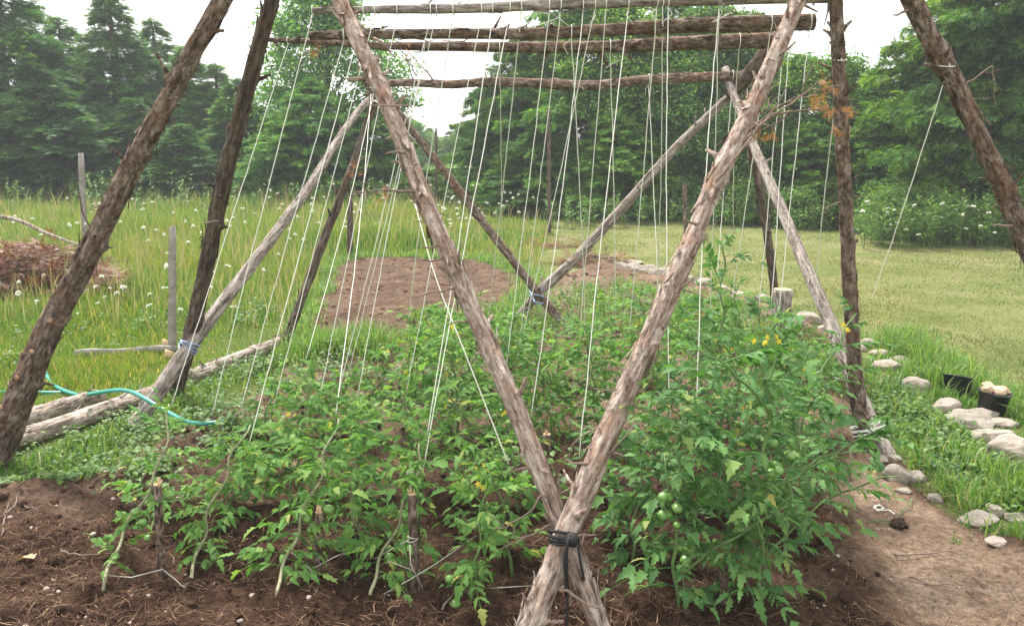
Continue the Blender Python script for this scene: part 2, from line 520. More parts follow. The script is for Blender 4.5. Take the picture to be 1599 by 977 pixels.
xs = axis([(-5.5, -3, .07), (-3, 3, .025), (3, 6, .06)])
ys = axis([(.6, 2.2, .05), (2.2, 4.2, .018), (4.2, 7, .03), (7, 12.6, .035)])
X, Y = np.meshgrid(xs, ys)
Z, m_, p_ = soil_h(X, Y)
V, q = grid(xs, ys, Z)
bz = base_h(V[:, 0], V[:, 1])
keep = (V[:, 2] > bz - .02)[q].any(1) & (m_.ravel() > 0.001)[q].all(1)
me = mesh('garden_soil', V, q[keep], None, M['soil'], True)
bk = poly_sd(V[:, 0], V[:, 1], BACK)
farr = sstep(3.3, 5.0, V[:, 1] + .8 * (fbm(V[:, 0] * 1.3, V[:, 1] * 1.3, 71) - .5))
lft = .35 * sstep(.55, .75, fbm(V[:, 0] * 1.1, V[:, 1] * 1.1, 75))
dry = np.clip(np.maximum.reduce([p_.ravel(), sstep(-.2, .1, bk) * np.clip(-.25 + 1.8 * fbm(V[:, 0] * 1.6, V[:, 1] * 1.6, 77, 5), .05, .42), farr * .75 * (1 - sstep(-.3, .1, bk)) * (.5 + fbm(V[:, 0] * 1.9, V[:, 1] * 1.9, 78, 4)), lft]), 0, 1)
a = me.attributes.new('dry', 'FLOAT', 'POINT')
a.data.foreach_set('value', dry.astype(np.float32))
obj('garden_soil', me, kind='structure', label='dug brown garden soil')

def in_bed(x, y):
    return np.maximum(poly_sd(x, y, BED), poly_sd(x, y, BACK))

# ------------------------------------------------------------------ rocks
CLEAR = []
for a_, c_ in ((70, 585), (95, 607), (125, 617), (215, 640), (240, 648), (265, 658), (290, 664), (315, 668), (340, 666), (357, 660)):
    g_ = atz(a_, c_, .03); CLEAR.append((g_[0], g_[1], .09, .05))
for a_, c_ in ((20, 705), (60, 690), (100, 676), (140, 662), (180, 648), (220, 632), (320, 590), (360, 573), (400, 556), (435, 543)):
    g_ = atz(a_, c_, .0); CLEAR.append((g_[0], g_[1], .13, .06))
def ico(n=3):
    import bmesh
    bm = bmesh.new(); bmesh.ops.create_icosphere(bm, subdivisions=n, radius=1)
    V = np.array([v.co[:] for v in bm.verts]); T = np.array([[v.index for v in f.verts] for f in bm.faces]); bm.free()
    return V, T
IV, IT = ico(4)
IV2, IT2 = ico(2)
def rock_mesh(seed, sx, sy, sz, flat=.5):
    r = np.random.default_rng(seed)
    V = IV.copy()
    for _ in range(13):                    # broken facets
        n = r.normal(0, 1, 3); n /= np.linalg.norm(n)
        d = .62 + .3 * r.random()
        e = V @ n - d
        V = V - np.outer(np.maximum(e, 0) * .92, n)
    nn = fbm(V[:, 0] * 1.6 + seed, V[:, 1] * 1.6 + V[:, 2] * 1.9, seed, 4) - .5
    V = V * (1 + .3 * nn + .10 * (fbm(V[:, 0] * 6 + seed, V[:, 1] * 6 + V[:, 2] * 7, seed + 3, 3) - .5))[:, None]
    return mesh('rock', V * [sx, sy, sz], None, IT, M['rock'], True)
def rock(px, py, wpx, hpx, label, group, seed):
    g = G(px, py)
    k = F / (g[1] * CP + (CAMH) * SP)
    sx, sz = 1.22 * wpx / 2 / k, 1.25 * hpx / 2 / k
    sy = sx * (.7 + .3 * random.random())
    el = math.atan2(CAMH, g[1])
    szz = max(.4 * sz, (sz - sy * math.sin(el) * .6) / math.cos(el))
    szz = max(szz, sz * .75)
    o = obj('rock', rock_mesh(seed, sx * 1.08, sy, szz * 1.1), None, (g[0], g[1] + sy * .6, g[2] + szz * .36), label, 'rock', group)
    o.rotation_euler = (random.gauss(0, .08), random.gauss(0, .08), random.random() * .6 - .3)
    CLEAR.append((g[0], g[1] + sy * .6, sx, sy))
def rocks(lst, fmt, group, seed):
    for j, (px, py, w_, h_, *lb) in enumerate(lst):
        rock(px, py, w_, h_, lb[0] if lb else fmt % ORD[j], group, seed + j)
rocks([(970, 420, 26, 15), (988, 413, 34, 9), (994, 425, 28, 17), (1016, 429, 36, 19), (1040, 433, 30, 18), (1060, 436, 26, 16), (1082, 442, 26, 14), (1100, 449, 28, 17), (1125, 457, 26, 15), (1152, 467, 30, 15)],
      '%s pale stone of the low far wall, counting from the dry weed heap', 'stones of the low far wall', 900)
rocks([(1193, 471, 24, 15), (1243, 506, 26, 14), (1270, 505, 38, 22), (1287, 517, 18, 12), (1312, 532, 18, 16), (1341, 548, 30, 24), (1356, 543, 22, 18)],
      '%s pale stone of the border between stump post and upright pole', 'stones beside the stump post', 920)
rocks([(1376, 556, 26, 15), (1406, 566, 26, 12), (1389, 579, 36, 23), (1449, 582, 26, 10), (1432, 613, 40, 30)],
      '%s stone in the grass between the upright pole and the black pots', 'stones between pole and pots', 930)
rocks([(1483, 646, 44, 30, 'angular grey stone in the grass below the tilted empty pot'), (1511, 657, 36, 22, 'pinkish stone wedged beside the angular grey one'), (1538, 652, 42, 18, 'low stone against the pot that holds rubble'),
       (1527, 669, 70, 24, 'long flat stone lying before the pots'), (1572, 667, 34, 16, 'small flat pale slab at the end of the long flat stone'), (1555, 692, 58, 28, 'rounded stone just behind the biggest boulder'),
       (1588, 724, 66, 52, 'biggest rounded boulder at the picture edge'), (1670, 745, 60, 44, 'boulder hidden past the picture edge')], '%s', 'border stones near the pots', 940)
rocks([(1377, 722, 28, 14, 'small tan stone at the foot of the slanting pale pole'), (1398, 720, 22, 12, 'little tan stone beside the pole foot stone'), (1405, 752, 36, 32, 'rounded grey stone at the corner of path and grass'), (1433, 752, 32, 22, 'brown wedge stone next to the rounded grey one'),
       (1462, 784, 22, 16, 'small half-buried stone along the path edge'), (1497, 752, 34, 10, 'flat tan stone sunk in the grass'), (1535, 823, 48, 30, 'whitish block stone beside the path'), (1560, 806, 26, 22, 'tan stone behind the whitish block'),
       (1592, 815, 32, 20, 'tan stone at the picture edge beside the whitish block'), (1562, 850, 30, 9, 'flat broken stone on the path margin'), (1412, 770, 20, 10, 'pebble-sized stone under the rounded grey one')], '%s', 'stones along the path edge', 960)

# ------------------------------------------------------------------ black pots
def pot(px, py, rad, H, tilt, label):
    g = G(px, py)
    n = 28
    prof = [(0, .004), (.80, .004), (.82, .012), (.97, .93), (1.06, .93), (1.07, .99), (1.04, 1.0), (.93, 1.0), (.92, .96), (.78, .05), (0, .05)]
    a = np.arange(n) * 2 * np.pi / n
    V = np.concatenate([np.stack([rad * r_ * np.cos(a), rad * r_ * np.sin(a), np.full(n, z * H)], 1) for r_, z in prof])
    q = [(i * n + j, i * n + (j + 1) % n, (i + 1) * n + (j + 1) % n, (i + 1) * n + j) for i in range(len(prof) - 1) for j in range(n)]
    o = obj('plant_pot', mesh('plant_pot', V, q, None, M['pot'], True), None, g - [0, 0, .01], label, 'pot', 'black plastic pots')
    o.rotation_euler = tilt
    CLEAR.append((g[0], g[1], rad, rad))
    return o, g
pot(1491, 620, .086, .145, (R(-14), R(12), 0), 'empty tilted black plastic pot in the grass')
po, g = pot(1546, 645, .086, .15, (R(3), R(5), 0), 'black plastic pot filled with tan rubble')
for j, (dx, dy, s, lb) in enumerate([(-.045, -.03, .05, 'tan rubble piece at the far side rim of the filled pot'), (.01, -.04, .052, 'largest tan rubble piece in the filled pot'), (.06, -.02, .035, 'pale pink rubble piece at the lawn side of the filled pot'), (0, .04, .05, 'rubble piece at the back of the filled pot')]):
    o = obj('rubble_piece', rock_mesh(880 + j, s * 1.0, s * .8, s * .55), None, (g[0] + dx, g[1] + dy, g[2] + .15), lb, 'rubble', 'rubble in the pot')
    o.data.materials[0] = M['brick']
    o.rotation_euler = (random.gauss(0, .25), random.gauss(0, .25), random.random() * 3)

# ------------------------------------------------------------------ grass
def wedge(n, y0, y1, p=1.0, m=.72):
    u = rng.random(n)
    if abs(p - 1) < 1e-6: y = y0 * (y1 / y0) ** u
    else: y = (y0 ** (1 - p) + u * (y1 ** (1 - p) - y0 ** (1 - p))) ** (1 / (1 - p))
    return (rng.random(n) * 2 - 1) * m * y, y

def blades(mb, x, y, h, w_, bend, zoff=0):
    n = len(x)
    z = hz(x, y) - .01 + zoff
    h = h.copy()
    for rx, ry, ra, rb in CLEAR:
        d = np.hypot((x - rx) / (ra + .02), np.where(y < ry, (y - ry) / (rb + .16), (y - ry) / (rb + .02)))
        h *= .38 + .62 * sstep(.7, 1.35, d)
    p = np.stack([x, y, z], 1)
    a = rng.random(n) * 2 * np.pi
    l = a + np.pi / 2 + rng.normal(0, .5, n)
    wd = np.stack([np.cos(a), np.sin(a), np.zeros(n)], 1) * (w_ * .5)[:, None]
    ld = np.stack([np.cos(l), np.sin(l), np.zeros(n)], 1)
    up = np.array([0, 0, 1.0])
    mid = p + up * (h * .58)[:, None] + ld * (h * bend * .35)[:, None]
    tip = p + up * (h * (1 - .45 * bend ** 2))[:, None] + ld * (h * bend)[:, None]
    V = np.stack([p - wd, p + wd, mid + wd * .8, mid - wd * .8, tip], 1).reshape(-1, 3)
    o = (np.arange(n) * 5)[:, None]
    mb.add(V, np.array([[0, 1, 2, 3]]) + o, np.array([[3, 2, 4]]) + o)

# meadow
mb = MB()
x, y = wedge(640000, 4.2, 26, 1.25)
sdm = poly_sd(x, y, MEADOW) + .4 * (fbm(x, y, 61, 3) - .5)
bare = in_bed(x, y) + .15 * (fbm(x * 3, y * 3, 62, 2) - .5)
thin = fbm(x * .9, y * .9, 63, 3)
k = (sdm > 0) & (bare < .03) & (rng.random(len(x)) < .35 + 1.1 * sstep(.3, .6, thin))
x, y = x[k], y[k]
hh = (.06 + .07 * sstep(5, 6.5, y) + .12 * sstep(6.3, 9, y) + .11 * sstep(9, 14, y))
hh = hh * (1 - sstep(5.2, 6.5, y) * .7 * (1 - sstep(.2, 2.6, sdm[k]))) * (.45 + .55 * sstep(0, 1.2, -bare[k])) * (1 - .45 * sstep(-.14, -.05, x / y))
hh = hh * (.55 + .9 * fbm(x * .8, y * .8, 64, 3)) * (.5 + .8 * rng.random(len(x)))
blades(mb, x, y, hh, (.0022 + .00072 * y) * (.7 + .6 * rng.random(len(x))), .15 + .6 * rng.random(len(x)))
mb2 = MB()
k2 = (rng.random(len(x)) < .03) & (y > 7)
blades(mb2, x[k2], y[k2], hh[k2] * 1.15 + .12 + .2 * rng.random(k2.sum()), (.003 + .0007 * y[k2]), .1 + .35 * rng.random(k2.sum()))
obj('seed_grass', mb2.mesh('seed_grass', M['seed']), kind='stuff', label='pale seeding grass stalks over the meadow', cat='grass')
obj('meadow_grass', mb.mesh('meadow_grass', M['meadow']), kind='stuff', label='long yellow-green meadow grass', cat='grass')
# mown lawn
mb = MB()
x, y = wedge(260000, 4.0, 24, 1.3)
sdm = poly_sd(x, y, MEADOW) + .4 * (fbm(x, y, 61, 3) - .5)
k = (sdm <= 0) & (in_bed(x, y) < -.03) & (x > -.5) & (rng.random(len(x)) < .3 + 1.0 * sstep(.35, .6, fbm(x * 1.4, y * 1.4, 67, 4)))
x, y = x[k], y[k]
hh = (.014 + .026 * rng.random(len(x))) * (.5 + fbm(x * 1.2, y * 1.2, 66, 3)) * 1.1
blades(mb, x, y, hh, (.0025 + .0008 * y) * (.7 + .6 * rng.random(len(x))), .3 + .7 * rng.random(len(x)))
obj('lawn_grass', mb.mesh('lawn_grass', M['lawn']), kind='stuff', label='short mown lawn grass', cat='grass')
# long bright tufts along the stone border, by the logs and behind the bed
mb = MB()
def tufts(poly, n, per, h0, h1, spread=.05, avoid=True):
    P = np.array(gp(poly))
    x = P[:, 0].min() + rng.random(n * 4) * np.ptp(P[:, 0]); y = P[:, 1].min() + rng.random(n * 4) * np.ptp(P[:, 1])
    k = (poly_sd(x, y, P) > 0)
    if avoid: k &= in_bed(x, y) < .1
    x, y = x[k][:n], y[k][:n]
    hs = h0 + (h1 - h0) * rng.random(len(x))
    x = np.repeat(x, per) + rng.normal(0, spread, len(x) * per); y = np.repeat(y, per) + rng.normal(0, spread, len(y) * per)
    h = np.repeat(hs, per) * (.45 + .75 * rng.random(len(x)))
    blades(mb, x, y, h, .005 + .005 * rng.random(len(x)), .2 + .75 * rng.random(len(x)))
tufts([(1340, 560), (1360, 640), (1375, 710), (1440, 745), (1560, 835), (1750, 910), (1900, 830), (1640, 650), (1500, 570), (1400, 520), (1330, 520)], 430, 24, .05, .16)
tufts([(1360, 545), (1420, 530), (1520, 590), (1640, 660), (1600, 690), (1440, 620)], 160, 24, .12, .26)
tufts([(1440, 760), (1560, 840), (1750, 910), (1850, 860), (1640, 740), (1500, 730)], 140, 22, .08, .2)
tufts([(450, 545), (560, 528), (620, 540), (600, 575), (500, 580), (450, 570)], 70, 40, .12, .26, .06, False)
tufts([(200, 690), (330, 640), (440, 570), (430, 545), (280, 590), (150, 650), (60, 700), (0, 740), (90, 745)], 120, 20, .05, .14, .05, False)
tufts([(-60, 690), (120, 700), (225, 690), (210, 715), (120, 765), (-60, 775)], 70, 16, .03, .08, .06, False)
tufts([(900, 470), (1000, 460), (1230, 520), (1330, 580), (1340, 680), (1270, 640), (1100, 560), (900, 530)], 190, 22, .06, .2, .06, False)
tufts([(640, 545), (760, 500), (880, 480), (900, 530), (760, 590), (640, 590)], 120, 22, .06, .18, .06, False)
tufts([(430, 600), (700, 560), (1240, 600), (1250, 700), (700, 740), (400, 700)], 110, 12, .03, .1, .05, False)
tufts([(1260, 760), (1440, 770), (1560, 860), (1500, 930), (1350, 960)], 7, 9, .015, .05, .014, False)
xx = -4.5 + 7 * rng.random(9000); yy = 6.2 + 5.5 * rng.random(9000)
kk = np.abs(poly_sd(xx, yy, BACK) + .5 * (fbm(xx * 2, yy * 2, 29, 3) - .5)) < .13
xx, yy = np.repeat(xx[kk], 12) + rng.normal(0, .05, kk.sum() * 12), np.repeat(yy[kk], 12) + rng.normal(0, .05, kk.sum() * 12)
blades(mb, xx, yy, (.04 + .12 * rng.random(len(xx)) ** 2), .006 + .006 * rng.random(len(xx)), .3 + .8 * rng.random(len(xx)))
obj('grass_tufts', mb.mesh('grass_tufts', M['tuft']), kind='stuff', label='bright grass tufts along the bed edges', cat='grass')

# ------------------------------------------------------------------ leaves (templates)
def leaflet(L=1.0, wid=.42, droop=.2, fold=.25, seed=0):
    r = np.random.default_rng(seed)
    ts = np.array([0, .1, .2, .33, .45, .58, .7, .82, 1.0])
    ws = np.array([.0, .5, 1.05, .68, 1.05, .5, .68, .24, .0]) * wid
    V, q, t = [], [], []
    for i, (a, b) in enumerate(zip(ts, ws)):
        fwd = .05 if i in (2, 4, 6) else 0
        z = -droop * a * a
        jl, jr = 1 + r.normal(0, .12), 1 + r.normal(0, .12)
        wv = .06 * math.sin(a * 9 + seed)
        V += [(-b * jl, a + fwd, z + (fold + wv) * b), (0, a, z), (b * jr, a + fwd, z + (fold - wv) * b)]
    V = np.array(V) * L
    for i in range(len(ts) - 1):
        o = i * 3
        q += [(o, o + 1, o + 4, o + 3), (o + 1, o + 2, o + 5, o + 4)]
    return V, np.array(q), np.zeros((0, 3), int)

def compound(seed, npair=3, wid=.27, curl=.35):
    r = np.random.default_rng(seed)
    mb = MB()
    n = 8
    ys_ = np.linspace(0, .8, n)
    zs = -curl * ys_ ** 2 * (0.7 + r.random() * .6)
    xsv = .05 * np.sin(ys_ * 4 + r.random() * 6)
    P = np.stack([xsv, ys_, zs], 1)
    mb.tube(P, np.linspace(.012, .006, n), 3, False)
    pos, fw, sc = [], [], []
    for i in range(npair):
        f = .3 + .62 * i / npair + r.normal(0, .02)
        p = np.array([np.interp(f, ys_ / .8, P[:, c]) for c in range(3)])
        for s in (-1, 1):
            an = R(58 - 8 * i + r.normal(0, 9))
            pos.append(p); fw.append((s * math.sin(an), math.cos(an), -.25 + r.normal(0, .22)))
            sc.append((.24 + .06 * (i == 1) + r.normal(0, .03)))
        if i < npair - 1:
            for s in (-1, 1):
                f2 = f + .1
                p2 = np.array([np.interp(f2, ys_ / .8, P[:, c]) for c in range(3)])
                pos.append(p2); fw.append((s, .5, -.2)); sc.append(.1 + .05 * r.random())
    pos.append(P[-1]); fw.append((r.normal(0, .15), 1, -curl)); sc.append(.31)
    for p, f, s in zip(pos, fw, sc):
        T = leaflet(1, wid * (1 + r.normal(0, .1)), .25 + .5 * r.random(), -.1 + .5 * r.random(), int(r.integers(1e6)))
        up = np.array([[r.normal(0, .25), r.normal(0, .2), 1.0]])
        mb.inst(T, np.array([p]), frames(np.array([f]), up, s))
    V = np.concatenate(mb.V); q = np.concatenate(mb.Q)
    t = np.concatenate(mb.T) if mb.T else np.zeros((0, 3), int)
    return V, q, t
TOM = [compound(100 + i, 3 + i % 2, .195 + .035 * (i % 3), .15 + .2 * (i % 5)) for i in range(12)]
SIMPLE = leaflet(1, .36, .35, .25, 5)
SIMPLE = (SIMPLE[0], SIMPLE[1], SIMPLE[2])
OVATE = (np.array([(0, 0, 0), (-.3, .35, .08), (0, .4, 0), (.3, .35, .08), (-.26, .68, .03), (0, .72, -.06), (.26, .68, .03), (0, 1, -.2)]),
         np.array([(1, 2, 5, 4), (2, 3, 6, 5)]), np.array([(0, 2, 1), (0, 3, 2), (4, 5, 7), (5, 6, 7)]))
NARROW = (np.array([(0, 0, 0), (-.1, .4, .02), (.1, .4, .02), (0, 1, -.2)]), np.zeros((0, 4), int), np.array([(0, 2, 1), (1, 2, 3)]))

def spray_template(n=9, wdt=.07, spread=.55, seed=0, droop=.15):
    r = np.random.default_rng(seed)
    mb = MB()
    def kite(p, d, L, wv):
        d = d / np.linalg.norm(d)
        sd_ = np.array([-d[1], d[0], 0]); sd_ /= np.linalg.norm(sd_) + 1e-9
        V = [p, p + d * L * .45 - sd_ * wv, p + d * L, p + d * L * .45 + sd_ * wv]
        mb.add(V, [(0, 1, 2, 3)])
    kite(np.zeros(3), np.array([0, 1, -droop]), 1.0, wdt)
    for i in range(n - 1):
        f = .12 + .75 * i / (n - 1)
        s = 1 if i % 2 else -1
        an = R(34 + r.normal(0, 10))
        kite(np.array([0, f, -droop * f]), np.array([s * math.sin(an), math.cos(an), -droop * 1.5 + r.normal(0, .15)]), (spread * (1.1 - f) + .16) * (.8 + .4 * r.random()), wdt * .95)
    return np.concatenate(mb.V), np.concatenate(mb.Q), np.zeros((0, 3), int)
SPRAY = [spray_template(9, .055, .6, i, .2) for i in range(3)]
SPRAYS = [spray_template(9, .045, .42, 9 + i, .1) for i in range(3)]
DEADS = [spray_template(9, .022, .6, 19 + i, .1) for i in range(3)]

# ------------------------------------------------------------------ trees
def conifer(name, H, Rad, nb, per, mat, seed, style, shape=1.0, low=.03, size=.36):
    r = np.random.default_rng(seed)
    root = obj(name, None)
    tb = MB()
    n = 14
    zt = np.linspace(0, H * .97, n)
    tp = np.stack([.03 * H * .3 * np.sin(zt * .7 + seed), .03 * H * .3 * np.cos(zt * .5 + seed), zt], 1)
    tp[0, :2] *= .2
    tb.tube(tp, np.linspace(.024 * H + .02, .012, n), 9)
    pos, fw, ups = [], [], []
    for _ in range(nb):
        u = r.random() ** .85
        h = H * (low + (1 - low) * u)
        az = r.random() * 2 * np.pi
        rel = (1 - u)
        prof = (rel ** shape) * (.55 + .45 * min(1, u / .12)) + .03
        L = Rad * prof * (.5 + .7 * float(vnoise(az * 1.3 + 5, h * .9, seed)) + .35 * r.random() ** 2) + (.10 if style == 'spruce' else .15) * rel
        el0 = {'spruce': .15, 'cedar': .35}[style] + r.normal(0, .12)
        c = np.array([np.interp(h, zt, tp[:, 0]), np.interp(h, zt, tp[:, 1]), h])
        ss = np.linspace(0, 1, 6)
        d = np.array([math.cos(az), math.sin(az), 0])
        dz = L * (el0 * ss - (.45 if style == 'spruce' else .4) * ss ** 2)
        bp = c + d * (L * ss)[:, None] + np.array([0, 0, 1.0]) * dz[:, None]
        if r.random() < .35:
            tb.tube(bp, np.linspace(.012 + .006 * L, .004, 6), 4, False)
        m = max(4, int(per * (.4 + L / Rad)))
        f = .22 + .8 * r.random(m) ** .8
        p = np.stack([np.interp(f, ss, bp[:, k]) for k in range(3)], 1)
        sidev = np.array([-d[1], d[0], 0])
        off = r.normal(0, .13 * L + .05, m)[:, None] * (1.1 - f)[:, None]
        p = p + sidev * off + r.normal(0, .05, (m, 3))
        p[:, 2] = np.maximum(p[:, 2], .12)
        sg = np.sign(off)
        fwd = d * (.7 + .3 * r.random((m, 1))) + sidev * sg * r.random((m, 1)) * .9
        fwd[:, 2] += (-.25 if style == 'spruce' else -.5) + r.normal(0, .45, m)
        pos.append(p); fw.append(fwd)
        ups.append(np.array([0, 0, 1.0]) + r.normal(0, .8, (m, 3)))
    m = 40
    hh = H * (.84 + .16 * r.random(m))
    pos.append(np.stack([np.full(m, tp[-1, 0]), np.full(m, tp[-1, 1]), hh], 1) + r.normal(0, .03, (m, 3)))
    fw.append(np.stack([r.normal(0, .5, m), r.normal(0, .5, m), .7 + .5 * r.random(m)], 1)); ups.append(r.normal(0, 1, (m, 3)))
    pos, fw, ups = map(np.concatenate, (pos, fw, ups))
    mbc = MB()
    sz = size * (.6 + .7 * r.random(len(pos))) * (.55 + .45 * np.clip((1 - pos[:, 2] / H) / .45, 0, 1))
    T = SPRAYS if style == 'spruce' else SPRAY
    ki = r.integers(0, 3, len(pos))
    for t in range(3):
        k = ki == t
        mbc.inst(T[t], pos[k], frames(fw[k], ups[k], sz[k]))
    obj('trunk', tb.mesh('trunk', M['bark_tree'], True), root)
    obj('crown', mbc.mesh('crown', mat), root)
    return root

def broadleaf(name, H, Rx, ncl, per, mat, seed, leaf=.085, low=.1, trunk=True):
    r = np.random.default_rng(seed)
    root = obj(name, None)
    tb = MB()
    zt = np.linspace(0, H * .85, 10)
    tp = np.stack([.12 * np.sin(zt * .9 + seed) * zt / H, .12 * np.cos(zt * .7) * zt / H, zt], 1)
    tb.tube(tp, np.linspace(.02 * H + .01, .015, 10), 9)
    cl = []
    while len(cl) < ncl:
        u = r.random(); az = r.random() * 6.283
        h = H * (low + (1 - low) * u)
        prof = math.sin(math.pi * min(1, .14 + .86 * u) ** .8) ** .6 if u < 1 else 0
        rr = Rx * prof * (.7 + .55 * float(vnoise(az * 1.2 + 3, h * .8, seed))) * (r.random() ** .35)
        cl.append((rr * math.cos(az), rr * math.sin(az), h))
    cl = np.array(cl)
    for c in cl[:: 3]:
        z0 = max(.1 * H, c[2] * .7 - .2)
        a = np.array([np.interp(z0, zt, tp[:, 0]), np.interp(z0, zt, tp[:, 1]), z0])
        ss = np.linspace(0, 1, 5)[:, None]
        tb.tube(a + (c - a) * ss + np.array([0, 0, .12]) * np.sin(ss * 3.14), np.linspace(.02, .005, 5), 4, False)
    sg = .09 + .16 * r.random(ncl) + .02 * Rx
    pos = (cl[:, None, :] + r.normal(0, 1, (ncl, per, 3)) * sg[:, None, None] * [1.2, 1.2, .75]).reshape(-1, 3)
    pos[:, 2] = np.maximum(pos[:, 2], .06)
    n = len(pos)
    fw = r.normal(0, 1, (n, 3)); fw[:, :2] += pos[:, :2] * .5; fw[:, 2] -= .5
    up = np.array([0, 0, 1.0]) + r.normal(0, .55, (n, 3))
    mbc = MB()
    mbc.inst(OVATE, pos, frames(fw, up, leaf * (.6 + .8 * r.random(n))))
    obj('trunk', tb.mesh('trunk', M['bark_tree'], True), root)
    obj('crown', mbc.mesh('crown', mat), root)
    return root

PROTO = {}
def proto(kind):
    if kind in PROTO: return PROTO[kind]
    k, i = kind
    if k == 'cedar': o = conifer('cedar_tree', 7.0, 2.3, 260, 90, M['cedar'], 200 + i, 'cedar', .62, .02, .225)
    elif k == 'spruce': o = conifer('spruce_tree', 7.0, 1.9, 230, 80, M['spruce'], 300 + i, 'spruce', 1.1, .02, .23)
    elif k == 'broad': o = broadleaf('broadleaf_tree', 7.0, 2.2, 330, 110, M['broadleaf'], 400 + i, .10, .06)
    elif k == 'shrub': o = broadleaf('shrub', 1.6, .8, 90, 60, M['shrub'], 500 + i, .07, .05)
    PROTO[kind] = [o, False]
    return PROTO[kind]

def tree(k, i, px, Y, H, wide, label, group, rz=None):
    pr = proto((k, i))
    o = pr[0] if not pr[1] else copy_tree(pr[0])
    pr[1] = True
    x = (px - CX) / F * (Y * CP - (-.2) * 0 + 0)
    x = at(px, 300, Y)[0]
    o.location = (float(x), float(Y), float(base_h(x, Y)) - .05)
    hs = H / (1.6 if k == 'shrub' else 7.0)
    o.scale = (wide, wide, hs)
    o.rotation_euler = (0, 0, random.random() * 6.28 if rz is None else rz)
    o['label'] = label; o['category'] = 'shrub' if k == 'shrub' else 'tree'; o['group'] = group
    return o

def topH(py, Y):                          # height of what tops out at this photo row, Y metres ahead
    return at(800, py, Y)[2]

LT = 'conifers behind the meadow'
for k, i, px, Y, ty, wd, lb in [
    ('spruce', 0, -110, 23, -120, 1.5, 'dark conifer mostly cut off at the far end of the meadow tree row'),
    ('spruce', 1, 30, 22, -110, 1.6, 'broad tall conifer above the dead brush pile'),
    ('spruce', 2, 112, 24, 25, 1.35, 'mid-height conifer between the broad one and the tall spire'),
    ('spruce', 0, 192, 23, -40, 1.25, 'tall spire conifer rising behind the grey fence post'),
    ('spruce', 1, 262, 25, 25, 1.15, 'thin pointed conifer crossed by the thick leaning pole'),
    ('spruce', 2, 215, 21, 150, 1.05, 'low dark conifer in front of the tall spire'),
    ('spruce', 0, 305, 24, 70, 1.2, 'small conifer standing just beyond the thick leaning pole'),
    ('spruce', 1, 350, 24, 95, 1.05, 'pointed conifer between the two leaning poles near the meadow'),
    ('spruce', 2, 385, 22, 120, 1.1, 'short bushy conifer behind the slim dark leaning pole'),
    ('spruce', 0, 290, 20.5, 190, 1.0, 'squat conifer filling under the thin pointed one'),
    ('spruce', 1, 80, 20.5, 90, 1.2, 'squat conifer in front of the broad tall one'),
    ('spruce', 2, -40, 20.5, 90, 1.2, 'bushy conifer at the meadow edge beyond the brush pile'),
    ('spruce', 1, 430, 20, 180, .75, 'little conifer beside the round leafy tree'),
    ('cedar', 0, 490, 20, 120, .72, 'light green cedar in front of the round leafy tree'),
    ('cedar', 1, 575, 20, 160, .68, 'low green cedar seen between the leaning poles and strings'),
]:
    tree(k, i, px, Y, topH(ty, Y), wd, lb, LT)
tree('broad', 0, 515, 22.5, topH(-30, 22.5), .92, 'round leafy tree with an open crown behind the upper rails', 'broadleaf trees')
FT = 'small far trees in the gap'
for j, (k, i, px, Y, ty, wd, lb) in enumerate([
    ('broad', 0, 640, 42, 190, .7, 'hazy far tree in the gap, nearest the round leafy tree'),
    ('spruce', 0, 672, 46, 205, .8, 'small far conifer in the middle of the gap'),
    ('spruce', 1, 705, 44, 208, .9, 'small far conifer just left of the dark cedar wall'),
    ('cedar', 2, 735, 40, 200, .8, 'far cedar half hidden by the dark cedar wall'),
    ('spruce', 2, 655, 52, 200, 1.0, 'distant conifer peeping over the gap trees'),
    ('shrub', 0, 690, 30, 262, 2.0, 'bright green bush at the end of the meadow gap'),
    ('shrub', 1, 650, 28, 268, 1.6, 'low green bush at the meadow gap below the bark pole'),
    ('shrub', 0, 725, 31, 255, 1.8, 'green bush at the gap against the dark cedar wall'),
]):
    tree(k, i, px, Y, topH(ty, Y), wd, lb, FT)
RT = 'trees along the lawn'
